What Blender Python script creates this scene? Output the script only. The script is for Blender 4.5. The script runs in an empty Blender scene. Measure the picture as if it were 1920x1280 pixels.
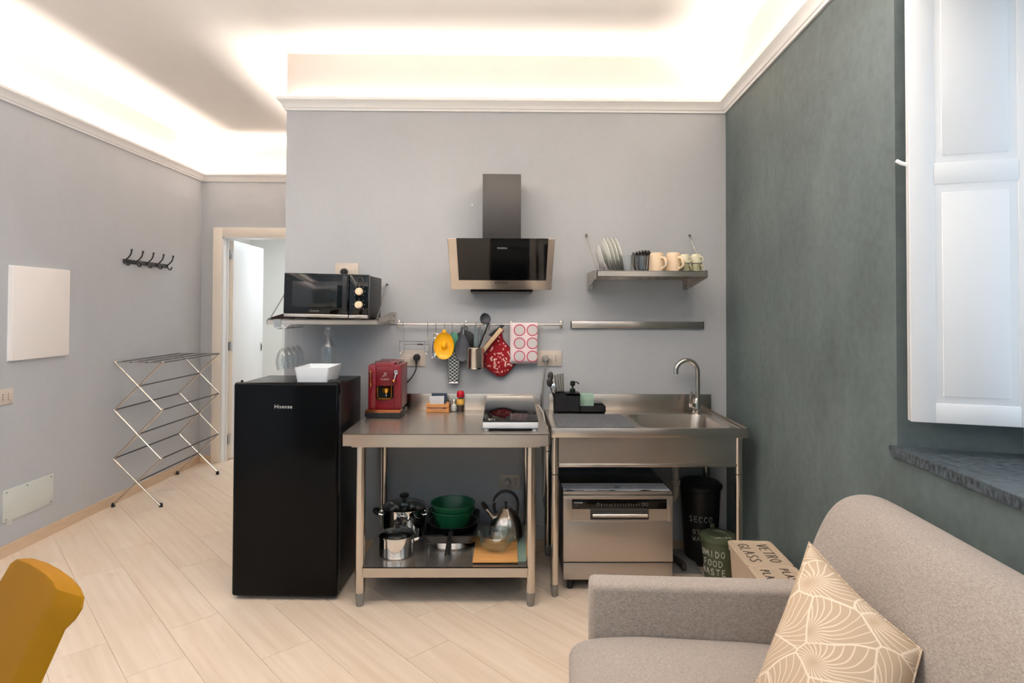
import bpy, bmesh, math, random
from mathutils import Vector, Matrix, Euler
random.seed(7)
SC = bpy.context.scene
COL = SC.collection
PI = math.pi

# ---------------------------------------------------------------- camera
cam_d = bpy.data.cameras.new('camera'); cam = bpy.data.objects.new('camera', cam_d); COL.objects.link(cam)
_yaw, _pitch, _roll = math.radians(0.6), math.radians(1.0), 0.0037
_f = Vector((math.sin(_yaw)*math.cos(_pitch), math.cos(_yaw)*math.cos(_pitch), math.sin(_pitch)))
_r = Vector((math.cos(_yaw), -math.sin(_yaw), 0)); _u = _r.cross(_f)
_r2 = _r*math.cos(_roll) + _u*math.sin(_roll); _u2 = -_r*math.sin(_roll) + _u*math.cos(_roll)
_m = Matrix((_r2, _u2, -_f)).transposed().to_4x4(); _m.translation = (0, 0, 1.45)
cam.matrix_world = _m
cam_d.sensor_width = 36; cam_d.lens = 1136/1920*36; cam_d.shift_y = -81/1920
cam_d.clip_start = 0.02; cam_d.clip_end = 60
SC.camera = cam

# ---------------------------------------------------------------- light, world, exposure
LED_TILT = math.radians(60)
LED_W_PER_M = 6.8         # cove strips
LED_COL = (1.0, 0.885, 0.79)
WIN_W = 7.0                 # daylight through the window on the right
WIN_COL = (0.60, 0.80, 1.0)
ADDED_WIN_W = 330              # fill daylight from an added second window, out of view
FILL_UP_W = 46  # uplight of the added fill lamp, brightens the ceiling
FILL_W = 17                # added fill lamp, unseen above the frame, brightens the room
HALL_W = 26
SC.view_settings.view_transform = 'Standard'; SC.view_settings.look = 'None'
SC.view_settings.gamma = 1; SC.view_settings.use_curve_mapping = False
SC.view_settings.exposure = 0.10
SC.cycles.max_bounces = 10; SC.cycles.diffuse_bounces = 6; SC.cycles.glossy_bounces = 5
SC.cycles.transparent_max_bounces = 24; SC.cycles.caustics_reflective = False; SC.cycles.caustics_refractive = False
SC.cycles.use_denoising = True
SC.cycles.sample_clamp_indirect = 6
world = bpy.data.worlds.new('sky'); SC.world = world; world.use_nodes = True
world.node_tree.nodes['Background'].inputs[0].default_value = (0.62, 0.78, 1.0, 1)
world.node_tree.nodes['Background'].inputs[1].default_value = 1.3

def area(name, loc, rot, sx, sy, power, col):
    d = bpy.data.lights.new(name, 'AREA'); d.shape = 'RECTANGLE'; d.size = sx; d.size_y = sy
    d.energy = power; d.color = col
    o = bpy.data.objects.new(name, d); COL.objects.link(o); o.location = loc; o.rotation_euler = rot
    return o

# room plan (metres): camera stands at (0,0), the kitchen wall is the plane y = KW
KW, FAR, BACK, CEIL = 3.65, 5.735, -2.3, 2.985
def xl(y): return -2.869 - 0.0155*(FAR - y)          # left wall line
def xr(y): return 1.333 - 0.0622*(KW - y)            # right wall line
XK = -1.325                                           # left end of the kitchen wall
LOOP = [(xl(BACK), BACK), (xl(FAR), FAR), (XK, FAR), (XK, KW), (xr(KW), KW), (xr(BACK), BACK)]

def led(a, b, k=1.0, inset=0.018, z=2.692, cut=0.0):
    a, b = Vector((*a, 0)), Vector((*b, 0)); d = (b-a).normalized(); n = Vector((d.y, -d.x, 0))
    L = (b-a).length - 2*cut; c = (a+b)/2 + n*inset; c.z = z
    o = area('cove_led_lamp', c, (PI, 0, math.atan2(d.y, d.x)), L, 0.014, LED_W_PER_M*L*k, LED_COL)
    Zl = -(n*math.sin(LED_TILT)+Vector((0, 0, math.cos(LED_TILT))))      # strip faces up and into the room
    o.rotation_euler = Matrix((d, Zl.cross(d), Zl)).transposed().to_euler()
for i in range(6):
    led(LOOP[i], LOOP[(i+1) % 6], (1.9, 1.5, 1.3, .58, .75, .8)[i], cut=0.03)
# daylight: the window opening in the right wall (sky outside it)
area('window_daylight', (1.70, 1.20, 1.80), (0, PI/2, 0), 1.55, 1.15, WIN_W, (0.62, 0.82, 1.0))
# added window behind the camera, put in as fill for the kitchen wall
area('window_daylight', (1.55, -1.10, 1.75), (0, PI/2, 0), 1.55, 1.10, ADDED_WIN_W, WIN_COL)
area('fill_down_light', (-0.25, 1.90, 2.525), (0, 0, 0), 2.6, 0.30, FILL_W, (1.0, 0.92, 0.85))  # added fill, shining down on the room
area('fill_up_light', (-0.25, 1.90, 2.575), (PI, 0, 0), 2.6, 0.30, FILL_UP_W, (1.0, 0.90, 0.80))  # added fill, shining up to brighten the ceiling
# room beyond the door is lit by its own ceiling lamp
area('hall_ceiling_lamp', (-2.0, 7.0, 2.55), (0, 0, 0), 0.9, 0.9, HALL_W, (0.90, 0.96, 1.0))

# ---------------------------------------------------------------- helpers
def lin(c):
    return tuple(((v/255)/12.92 if v/255 <= 0.04045 else ((v/255+0.055)/1.055)**2.4) for v in c)

class B:
    """collects shapes into one mesh"""
    def __init__(s): s.bm = bmesh.new()
    def _face(s, vs):
        try: return s.bm.faces.new(vs)
        except ValueError: return None
    def mark(s):
        s.bm.verts.ensure_lookup_table(); return len(s.bm.verts)
    def xf(s, M, start=0):
        s.bm.verts.ensure_lookup_table()
        for v in s.bm.verts[start:]: v.co = M @ v.co
        return s
    def _bevel(s, faces, bev, seg):
        es = set(e for f in faces for e in f.edges)
        bmesh.ops.bevel(s.bm, geom=list(es), offset=bev, segments=seg, profile=0.5, affect='EDGES', clamp_overlap=True)
    def box(s, x0, x1, y0, y1, z0, z1, bev=0, seg=2):
        v = [s.bm.verts.new(p) for p in ((x0,y0,z0),(x1,y0,z0),(x1,y1,z0),(x0,y1,z0),(x0,y0,z1),(x1,y0,z1),(x1,y1,z1),(x0,y1,z1))]
        fs = [s._face([v[i] for i in q]) for q in ((3,2,1,0),(4,5,6,7),(0,1,5,4),(1,2,6,5),(2,3,7,6),(3,0,4,7))]
        if bev: s._bevel(fs, bev, seg)
        return s
    def hexa(s, p, bev=0, seg=2):
        """8 corners: bottom ring 0-3 ccw from above, top ring 4-7"""
        v = [s.bm.verts.new(q) for q in p]
        fs = [s._face([v[i] for i in q]) for q in ((3,2,1,0),(4,5,6,7),(0,1,5,4),(1,2,6,5),(2,3,7,6),(3,0,4,7))]
        if bev: s._bevel(fs, bev, seg)
        return s
    def prism(s, poly, axis, a, b, bev=0, seg=2):
        """poly: 2D points in the other two axes, extruded along axis from a to b"""
        def P(p, t):
            return (t, p[0], p[1]) if axis == 'x' else (p[0], t, p[1]) if axis == 'y' else (p[0], p[1], t)
        A = [s.bm.verts.new(P(p, a)) for p in poly]; Bv = [s.bm.verts.new(P(p, b)) for p in poly]
        n = len(poly); fs = [s._face(A[::-1]), s._face(Bv)]
        for i in range(n): fs.append(s._face([A[i], A[(i+1) % n], Bv[(i+1) % n], Bv[i]]))
        bmesh.ops.recalc_face_normals(s.bm, faces=[f for f in fs if f])
        if bev: s._bevel([f for f in fs if f], bev, seg)
        return s
    def rings(s, loops, caps=(True, True), closed=False):
        """skin a list of equal-length point loops"""
        V = [[s.bm.verts.new(p) for p in L] for L in loops]; n = len(V[0]); fs = []
        for i in range(len(V)-1 if not closed else len(V)):
            a, b = V[i], V[(i+1) % len(V)]
            for j in range(n): fs.append(s._face([a[j], a[(j+1) % n], b[(j+1) % n], b[j]]))
        if not closed:
            if caps[0]: fs.append(s._face(V[0][::-1]))
            if caps[1]: fs.append(s._face(V[-1]))
        bmesh.ops.recalc_face_normals(s.bm, faces=[f for f in fs if f])
        return s
    def tube(s, pts, r, n=8, closed=False, r2=None, flat=1.0):
        P = [Vector(p) for p in pts]; m = len(P); L = []
        T = []
        for i in range(m):
            if closed: t = P[(i+1) % m]-P[i-1]
            else: t = P[min(i+1, m-1)]-P[max(i-1, 0)]
            T.append(t.normalized())
        up = Vector((0, 0, 1)) if abs(T[0].z) < 0.9 else Vector((0, 1, 0))
        u = (up - T[0]*up.dot(T[0])).normalized()
        for i in range(m):
            u = (u - T[i]*u.dot(T[i])); u = u.normalized() if u.length > 1e-6 else Vector((1, 0, 0))
            w = T[i].cross(u); rr = r if r2 is None else r+(r2-r)*i/(m-1)
            L.append([P[i]+(u*math.cos(2*PI*k/n)*flat+w*math.sin(2*PI*k/n))*rr for k in range(n)])
        return s.rings(L, closed=closed)
    def cyl(s, p, q, r, r2=None, n=20):
        return s.tube([p, q], r, n, r2=r2)
    def lathe(s, prof, c=(0, 0, 0), n=28, M=None, sx=1, sy=1, close=False):
        """profile of (r, z) turned about z"""
        st = s.mark(); fs = []; R = []
        for r, z in prof:
            if r < 1e-6: R.append([s.bm.verts.new((0, 0, z))])
            else: R.append([s.bm.verts.new((r*math.cos(2*PI*k/n), r*math.sin(2*PI*k/n), z)) for k in range(n)])
        pairs = [(R[i], R[i+1]) for i in range(len(R)-1)] + ([(R[-1], R[0])] if close else [])
        for a, b in pairs:
            for k in range(n):
                k2 = (k+1) % n
                if len(a) == 1 and len(b) == 1: continue
                if len(a) == 1: fs.append(s._face([a[0], b[k], b[k2]]))
                elif len(b) == 1: fs.append(s._face([a[k], b[0], a[k2]]))
                else: fs.append(s._face([a[k], b[k], b[k2], a[k2]]))
        bmesh.ops.recalc_face_normals(s.bm, faces=[f for f in fs if f])
        mt = Matrix.Translation(c) @ (M if M else Matrix.Identity(4)) @ Matrix.Diagonal((sx, sy, 1, 1))
        return s.xf(mt, st)
    def ball(s, c, r, n=14, sc=(1, 1, 1)):
        return s._ball(c, r, n, sc)
    def _ball(s, c, r, n, sc):
        st = s.mark(); s.lathe([(r*math.sin(PI*i/8) if 0 < i < 8 else 0, -r*math.cos(PI*i/8)) for i in range(9)], (0, 0, 0), n)
        return s.xf(Matrix.Translation(c) @ Matrix.Diagonal((*sc, 1)), st)
    def torus(s, c, R, r, n=20, m=6, M=None):
        st = s.mark(); s.tube([(R*math.cos(2*PI*i/n), R*math.sin(2*PI*i/n), 0) for i in range(n)], r, m, closed=True)
        return s.xf(Matrix.Translation(c) @ (M if M else Matrix.Identity(4)), st)
    def quad(s, *p):
        s._face([s.bm.verts.new(q) for q in p]); return s

def origin_of(p):
    o = Vector((0, 0, 0))
    while p is not None: o += p.location; p = p.parent
    return o

def obj(name, b, mat, parent=None, local=False, smooth=35, at=None):
    """link the collected shape as one mesh object; world coordinates unless local"""
    me = bpy.data.meshes.new(name)
    base = at if at is not None else (origin_of(parent) if parent else Vector((0, 0, 0)))
    if not local:
        for v in b.bm.verts: v.co -= Vector(base)
    b.bm.to_mesh(me); b.bm.free()
    me.materials.append(mat)
    if smooth:
        me.polygons.foreach_set('use_smooth', [True]*len(me.polygons)); me.set_sharp_from_angle(angle=math.radians(smooth))
    o = bpy.data.objects.new(name, me); COL.objects.link(o)
    if parent: o.parent = parent
    elif at is not None: o.location = at
    return o

def tag(o, label, cat, group=None, kind=None):
    if label: o['label'] = label
    if cat: o['category'] = cat
    if group: o['group'] = group
    if kind: o['kind'] = kind
    return o

def thing(name, loc, label, cat, group=None, rotz=0):
    o = bpy.data.objects.new(name, None); o.empty_display_size = 0.05; COL.objects.link(o)
    o.location = loc; o.rotation_euler = (0, 0, rotz)
    return tag(o, label, cat, group)

def struct(name, b, mat, parent=None, smooth=35):
    o = obj(name, b, mat, parent, smooth=smooth)
    if not parent: o['kind'] = 'structure'
    return o

def dup(root, loc=None, rot=None, label=None, group=None):
    r = root.copy(); COL.objects.link(r)
    if loc is not None: r.location = loc
    if rot is not None: r.rotation_euler = rot
    if label: r['label'] = label
    if group: r['group'] = group
    for ch in list(root.children):
        c = ch.copy(); COL.objects.link(c); c.parent = r
        for g in list(ch.children):
            d = g.copy(); COL.objects.link(d); d.parent = c
    return r

def arc(c, r, a0, a1, n, plane='xz', k=1.0):
    out = []
    for i in range(n+1):
        a = math.radians(a0+(a1-a0)*i/n); p, q = r*math.cos(a), r*math.sin(a)*k
        out.append((c[0]+p, c[1], c[2]+q) if plane == 'xz' else (c[0], c[1]+p, c[2]+q) if plane == 'yz' else (c[0]+p, c[1]+q, c[2]))
    return out

def smooth_path(pts, n=6):
    """Catmull-Rom through points"""
    P = [Vector(p) for p in pts]; P = [P[0]*2-P[1]]+P+[P[-1]*2-P[-2]]; out = []
    for i in range(1, len(P)-2):
        for k in range(n):
            t = k/n; a, b, c, d = P[i-1], P[i], P[i+1], P[i+2]
            out.append(0.5*((2*b)+(c-a)*t+(2*a-5*b+4*c-d)*t*t+(3*b-a-3*c+d)*t**3))
    out.append(P[-2]); return out

def rrect(x0, x1, y0, y1, r, n=5):
    out = []
    for cx, cy, a in ((x1-r, y1-r, 0), (x0+r, y1-r, 90), (x0+r, y0+r, 180), (x1-r, y0+r, 270)):
        for i in range(n+1):
            t = math.radians(a+90*i/n); out.append((cx+r*math.cos(t), cy+r*math.sin(t)))
    return out

def lettering(name, s, size, M, mat, parent, spacing=1.0, depth=0.0006):
    """flat printed lettering, centred; M places the text plane (x right, y up)"""
    cu = bpy.data.curves.new(name, 'FONT'); cu.body = s; cu.size = size; cu.align_x = 'CENTER'; cu.align_y = 'CENTER'
    cu.extrude = depth/2; cu.space_character = spacing; cu.resolution_u = 3
    t = bpy.data.objects.new(name+'_src', cu); COL.objects.link(t)
    me = bpy.data.meshes.new_from_object(t.evaluated_get(bpy.context.evaluated_depsgraph_get()))
    bpy.data.objects.remove(t); bpy.data.curves.remove(cu)
    me.name = name; me.transform(M); me.materials.clear(); me.materials.append(mat)
    o = bpy.data.objects.new(name, me); COL.objects.link(o); o.parent = parent
    return o
FRONT = Matrix.Rotation(PI/2, 4, 'X')          # text plane facing -y

STROKES = {
 'A': [[(0,0),(.5,1),(1,0)],[(.2,.38),(.8,.38)]], 'C': [[(.92,.82),(.62,1),(.25,.9),(.05,.5),(.25,.08),(.62,0),(.95,.16)]],
 'D': [[(.08,0),(.08,1),(.5,.95),(.9,.65),(.9,.35),(.5,.03),(.08,0)]], 'E': [[(.9,1),(.1,.98),(.1,0),(.95,.02)],[(.1,.52),(.75,.52)]],
 'F': [[(.9,1),(.1,.98),(.1,0)],[(.1,.52),(.75,.52)]], 'G': [[(.92,.82),(.62,1),(.25,.9),(.05,.5),(.25,.08),(.62,0),(.95,.2),(.95,.45),(.6,.45)]],
 'H': [[(.1,0),(.1,1)],[(.9,0),(.9,1)],[(.1,.5),(.9,.5)]], 'I': [[(.5,0),(.5,1)]], 'L': [[(.1,1),(.1,0),(.9,.02)]],
 'M': [[(0,0),(.12,1),(.5,.35),(.88,1),(1,0)]], 'O': [[(.5,1),(.15,.82),(.04,.5),(.15,.18),(.5,0),(.85,.18),(.96,.5),(.85,.82),(.5,1)]],
 'P': [[(.1,0),(.1,1),(.6,1),(.88,.78),(.6,.5),(.1,.48)]], 'R': [[(.1,0),(.1,1),(.6,1),(.88,.78),(.6,.5),(.1,.48)],[(.45,.48),(.92,0)]],
 'S': [[(.88,.86),(.6,1),(.22,.92),(.12,.7),(.45,.52),(.85,.32),(.78,.08),(.4,0),(.06,.14)]], 'T': [[(0,.98),(1,1)],[(.5,1),(.5,0)]],
 'U': [[(.1,1),(.1,.3),(.3,.02),(.7,.02),(.9,.3),(.9,1)]], 'V': [[(0,1),(.5,0),(1,1)]], 'W': [[(0,1),(.25,0),(.5,.7),(.75,0),(1,1)]],
}
def handwrite(b, word, h, fn, r=0.003, w=0.62, gap=0.28, n=5):
    """hand-drawn letters: fn maps (u right, v up) in metres to a point; word is centred on u = 0"""
    cw, g = h*w, h*gap; tot = len(word)*cw+(len(word)-1)*g; x = -tot/2
    for ch in word:
        k = 0.35 if ch == 'I' else 1
        for st in STROKES[ch]:
            pts = []
            for i in range(len(st)-1):
                (a, c), (d, e) = st[i], st[i+1]
                for q in range(3): pts.append((a+(d-a)*q/3, c+(e-c)*q/3))
            pts.append(st[-1])
            b.tube([fn(x+p[0]*cw, (p[1]-0.5)*h) for p in pts], r, n)
        x += cw+g
    return b
# ---------------------------------------------------------------- materials
def mat(name, col, rough=0.5, metal=0.0, var=0.04, scale=6.0, bump=0.0, bscale=60.0, coat=0.0, spec=0.5, stretch=None, sheen=0.0, alpha=None, aniso=0.0):
    m = bpy.data.materials.new(name); m.use_nodes = True; nt = m.node_tree; N = nt.nodes; L = nt.links
    p = N['Principled BSDF']; c = lin(col)
    p.inputs['Roughness'].default_value = rough; p.inputs['Metallic'].default_value = metal
    p.inputs['Specular IOR Level'].default_value = spec
    if coat: p.inputs['Coat Weight'].default_value = coat; p.inputs['Coat Roughness'].default_value = 0.08
    if sheen: p.inputs['Sheen Weight'].default_value = sheen; p.inputs['Sheen Roughness'].default_value = 0.5
    if aniso:                                    # grain runs along x: reflections smear across it
        p.inputs['Anisotropic'].default_value = aniso; cv = N.new('ShaderNodeCombineXYZ')
        cv.inputs[1].default_value = 0.707; cv.inputs[2].default_value = 0.707; L.new(cv.outputs[0], p.inputs['Tangent'])
    tc = N.new('ShaderNodeTexCoord'); mp = N.new('ShaderNodeMapping'); L.new(tc.outputs['Object'], mp.inputs[0])
    if stretch: mp.inputs['Scale'].default_value = stretch
    nz = N.new('ShaderNodeTexNoise'); nz.inputs['Scale'].default_value = scale; nz.inputs['Detail'].default_value = 5
    L.new(mp.outputs[0], nz.inputs['Vector'])
    rp = N.new('ShaderNodeValToRGB'); rp.color_ramp.elements[0].position = 0.3; rp.color_ramp.elements[1].position = 0.7
    rp.color_ramp.elements[0].color = (*[v*(1-var) for v in c], 1); rp.color_ramp.elements[1].color = (*[min(1, v*(1+var)) for v in c], 1)
    L.new(nz.outputs['Fac'], rp.inputs[0]); L.new(rp.outputs[0], p.inputs['Base Color'])
    if bump:
        nb = N.new('ShaderNodeTexNoise'); nb.inputs['Scale'].default_value = bscale; nb.inputs['Detail'].default_value = 4
        L.new(mp.outputs[0], nb.inputs['Vector']); bp = N.new('ShaderNodeBump'); bp.inputs['Strength'].default_value = bump
        bp.inputs['Distance'].default_value = 0.004
        L.new(nb.outputs['Fac'], bp.inputs['Height']); L.new(bp.outputs[0], p.inputs['Normal'])
    return m

def glass(name, tint=(0.97, 0.98, 0.98), refl=1.0, body=0.0):
    """thin clear glass: see-through sheet with Fresnel reflection"""
    m = bpy.data.materials.new(name); m.use_nodes = True; nt = m.node_tree; N = nt.nodes; L = nt.links
    N.remove(N['Principled BSDF']); out = N['Material Output']
    tr = N.new('ShaderNodeBsdfTransparent'); gl = N.new('ShaderNodeBsdfGlossy'); gl.inputs['Roughness'].default_value = 0.06
    lw = N.new('ShaderNodeLayerWeight'); lw.inputs[0].default_value = 0.35
    rp = N.new('ShaderNodeValToRGB'); rp.color_ramp.elements[0].color = (*tint, 1); rp.color_ramp.elements[0].position = 0.6
    rp.color_ramp.elements[1].color = tuple(t*0.88 for t in tint)+(1,); rp.color_ramp.elements[1].position = 1.0
    L.new(lw.outputs['Facing'], rp.inputs[0]); L.new(rp.outputs[0], tr.inputs[0])
    mu = N.new('ShaderNodeMath'); mu.operation = 'MULTIPLY'; mu.inputs[1].default_value = 1.1*refl
    L.new(lw.outputs['Fresnel'], mu.inputs[0])
    mn = N.new('ShaderNodeMath'); mn.operation = 'MINIMUM'; mn.inputs[1].default_value = 0.30; L.new(mu.outputs[0], mn.inputs[0])
    mx = N.new('ShaderNodeMixShader'); L.new(mn.outputs[0], mx.inputs[0]); L.new(tr.outputs[0], mx.inputs[1]); L.new(gl.outputs[0], mx.inputs[2])
    L.new(mx.outputs[0], out.inputs[0])
    return m

def wallpaint(name, col, var, scale, bump, dark=None):
    m = bpy.data.materials.new(name); m.use_nodes = True; nt = m.node_tree; N = nt.nodes; L = nt.links
    p = N['Principled BSDF']; p.inputs['Roughness'].default_value = 0.62; p.inputs['Specular IOR Level'].default_value = 0.3
    c = lin(col); tc = N.new('ShaderNodeTexCoord')
    n1 = N.new('ShaderNodeTexNoise'); n1.inputs['Scale'].default_value = scale; n1.inputs['Detail'].default_value = 8; n1.inputs['Roughness'].default_value = 0.62
    n2 = N.new('ShaderNodeTexNoise'); n2.inputs['Scale'].default_value = scale*14; n2.inputs['Detail'].default_value = 4
    mp = N.new('ShaderNodeMapping'); mp.inputs['Scale'].default_value = (1, 1, 0.6)
    L.new(tc.outputs['Object'], mp.inputs[0]); L.new(mp.outputs[0], n1.inputs['Vector']); L.new(tc.outputs['Object'], n2.inputs['Vector'])
    ad = N.new('ShaderNodeMath'); ad.operation = 'MULTIPLY_ADD'; ad.inputs[1].default_value = 0.35
    L.new(n2.outputs['Fac'], ad.inputs[0]); L.new(n1.outputs['Fac'], ad.inputs[2])
    rp = N.new('ShaderNodeValToRGB'); rp.color_ramp.elements[0].position = 0.45; rp.color_ramp.elements[1].position = 0.9
    rp.color_ramp.elements[0].color = (*[v*(1-var) for v in c], 1); rp.color_ramp.elements[1].color = (*[v*(1+var) for v in c], 1)
    L.new(ad.outputs[0], rp.inputs[0]); L.new(rp.outputs[0], p.inputs['Base Color'])
    bp = N.new('ShaderNodeBump'); bp.inputs['Strength'].default_value = bump; bp.inputs['Distance'].default_value = 0.003
    L.new(ad.outputs[0], bp.inputs['Height']); L.new(bp.outputs[0], p.inputs['Normal'])
    return m

M = {}
M['wall'] = wallpaint('grey_plaster_paint', (183, 185, 189), 0.04, 2.5, 0.15)
M['green'] = wallpaint('dark_green_plaster_paint', (98, 109, 109), 0.30, 2.2, 0.35)
M['white'] = mat('white_ceiling_paint', (246, 243, 239), 0.7, var=0.01, bump=0.05)
M['frieze'] = mat('toned_down_frieze_paint', (214, 205, 198), 0.7, var=0.01)  # white paint, darkened in the colour so the cove light clips less
M['trim'] = mat('white_trim_paint', (246, 244, 242), 0.5, var=0.01)
M['cream'] = mat('cream_door_frame_lacquer', (248, 238, 225), 0.4, var=0.015)
M['lacquer'] = mat('white_lacquer', (240, 241, 242), 0.35, var=0.01)
M['hall'] = mat('white_hall_paint', (235, 235, 232), 0.7, var=0.01)
M['basewood'] = mat('pale_oak_baseboard', (206, 180, 152), 0.5, var=0.06, scale=3, stretch=(3, 3, 30))
M['grout'] = mat('plank_joint_grout', (186, 160, 136), 0.9)  # grout colour of the joints between planks
M['steel'] = mat('brushed_stainless_steel', (196, 188, 180), 0.27, 1.0, var=0.03, scale=3, bump=0.03, bscale=9, stretch=(0.6, 40, 40), aniso=0.84)
M['steel_z'] = mat('satin_steel_tube', (205, 198, 190), 0.22, 1.0, var=0.02)
M['chrome'] = mat('polished_chrome', (225, 225, 225), 0.07, 1.0, var=0.01)
M['dwsteel'] = mat('silver_painted_steel', (176, 168, 160), 0.36, 0.85, var=0.02, bump=0.03, bscale=8, stretch=(0.6, 40, 40))
M['black_gloss'] = mat('gloss_black_lacquer', (9, 9, 10), 0.14, var=0.05, spec=0.12)
M['fridge_side'] = mat('satin_black_steel_skin', (20, 20, 21), 0.34,spec=0.4, var=0.1, bump=0.04, bscale=300)
M['black'] = mat('matt_black_plastic', (22, 22, 24), 0.45, var=0.08)
M['blackmetal'] = mat('black_powder_coated_metal', (30, 28, 28), 0.4, var=0.1)
M['blackglass'] = mat('black_glass', (8, 8, 9), 0.05, var=0.02, spec=0.4)
M['charcoal'] = mat('charcoal_steel_sheet', (66, 63, 62), 0.42, 0.35, var=0.04)
M['tint'] = mat('dark_tinted_window', (30, 31, 32), 0.12, var=0.05)
M['grey_plastic'] = mat('grey_plastic', (128, 124, 120), 0.5)
M['pvc'] = mat('grey_waste_pipe_plastic', (150, 146, 136), 0.45)
M['white_plastic'] = mat('white_plastic', (236, 237, 238), 0.35, var=0.01)
M['outlet'] = mat('ivory_socket_plate', (205, 192, 180), 0.45, var=0.03, scale=4, stretch=(30, 30, 1))
M['hole'] = mat('dark_socket_hole', (40, 34, 30), 0.8)
M['red'] = mat('dark_red_enamel', (122, 14, 28), 0.32, var=0.03, coat=0.2)
M['red2'] = mat('deep_red_front_panel', (108, 10, 24), 0.35, var=0.03)
M['copper'] = mat('copper_tube', (196, 120, 76), 0.25, 1.0)
M['brass'] = mat('polished_brass', (222, 164, 70), 0.2, 1.0)
M['silver_print'] = mat('silver_print', (210, 208, 205), 0.4, 0.3)
M['grey_print'] = mat('grey_print', (120, 120, 120), 0.5)
M['dark_print'] = mat('dark_print', (60, 54, 48), 0.5)
M['chalk'] = mat('white_chalk_pen', (196, 194, 186), 0.8, var=0.1)
M['ink'] = mat('brown_black_marker', (62, 52, 46), 0.7)
M['bin_black'] = mat('black_bin_plastic', (20, 20, 21), 0.5)
M['bin_green'] = mat('olive_green_bin_plastic', (82, 90, 66), 0.5)
M['bin_beige'] = mat('beige_bin_plastic', (190, 170, 148), 0.5)
M['wood'] = mat('light_pine_wood', (216, 150, 92), 0.5, var=0.15, scale=5, stretch=(4, 30, 30))
M['woodboard'] = mat('bamboo_board', (218, 160, 96), 0.45, var=0.12, scale=4, stretch=(1.5, 20, 10))
M['woodtool'] = mat('pale_beech', (206, 176, 140), 0.5, var=0.1, scale=6, stretch=(20, 20, 4))
M['yellow'] = mat('yellow_plastic', (246, 180, 12), 0.38)
M['grn'] = mat('teal_green_plastic', (66, 130, 104), 0.4)
M['bowlgreen'] = mat('dark_green_plastic', (22, 88, 58), 0.35)
M['slate'] = mat('slate_grey_silicone', (78, 80, 88), 0.55)
M['mug'] = mat('cream_stoneware_glaze', (228, 204, 174), 0.3, var=0.03)
M['sage'] = mat('pale_sage_glaze', (214, 208, 182), 0.3, var=0.03)
M['sage2'] = mat('deeper_sage_glaze', (150, 148, 116), 0.3, var=0.05)
M['plate'] = mat('white_porcelain', (222, 223, 216), 0.2, var=0.01)
M['darkplate'] = mat('smoky_dark_glaze', (62, 56, 56), 0.25, var=0.1)
M['tray'] = mat('white_melamine', (232, 236, 240), 0.4, var=0.01)
M['salt'] = mat('white_salt', (236, 234, 226), 0.8)
M['spice'] = mat('yellow_spice_label', (214, 166, 72), 0.5, var=0.3, scale=60)
M['peppercorn'] = mat('brown_peppercorns', (86, 66, 52), 0.7, var=0.5, scale=160)
M['redcap'] = mat('shiny_red_plastic', (196, 16, 44), 0.2)
M['navy'] = mat('navy_packet', (34, 50, 70), 0.5)
M['paperw'] = mat('white_printed_paper', (226, 226, 232), 0.7, var=0.12, scale=30)
M['sponge'] = mat('mint_green_sponge', (156, 186, 168), 0.9, var=0.12, bump=0.5, bscale=200)
M['mat_grey'] = mat('grey_silicone_mat', (98, 101, 107), 0.7, var=0.12, scale=90, bump=0.3, bscale=120)
M['soap'] = mat('dark_green_bottle', (22, 34, 26), 0.25)
M['stone'] = mat('black_granite', (72, 80, 86), 0.3, var=0.85, scale=60, bump=0.3, bscale=60, stretch=(0.7, 1.8, 1))
M['mustard'] = mat('mustard_yellow_plastic', (146, 99, 1), 0.5, var=0.02, spec=0.12)
M['greenglass'] = mat('mint_glass_board', (150, 176, 162), 0.15, coat=0.4)
M['cord_w'] = mat('white_cable', (196, 190, 182), 0.5)
M['cord_k'] = mat('black_cable', (20, 20, 22), 0.5)
M['cord_g'] = mat('grey_cable', (150, 146, 140), 0.5)
M['rod'] = mat('dark_bronze_rod', (52, 44, 42), 0.35, 0.4)
M['cover'] = mat('pale_painted_cover_plate', (204, 208, 202), 0.5)
M['panelw'] = mat('white_heating_panel', (246, 239, 235), 0.5, var=0.01, bump=0.08, bscale=500)
M['glass'] = glass('clear_glass')
M['bowlglass'] = glass('clear_bowl_glass', (0.93, 0.96, 0.94), 1.2)
M['lid'] = glass('clear_lid_glass', (0.92, 0.93, 0.92), 1.6)
M['pink'] = mat('rose_red_print', (196, 62, 92), 0.9)
M['pinkdot'] = mat('pale_grey_print', (214, 208, 208), 0.9)
M['cloth'] = mat('white_pink_cotton', (244, 225, 227), 0.95, var=0.03, bump=0.3, bscale=350)
M['mittedge'] = mat('red_cotton_binding', (128, 12, 26), 0.9, bump=0.3, bscale=300)

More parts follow.
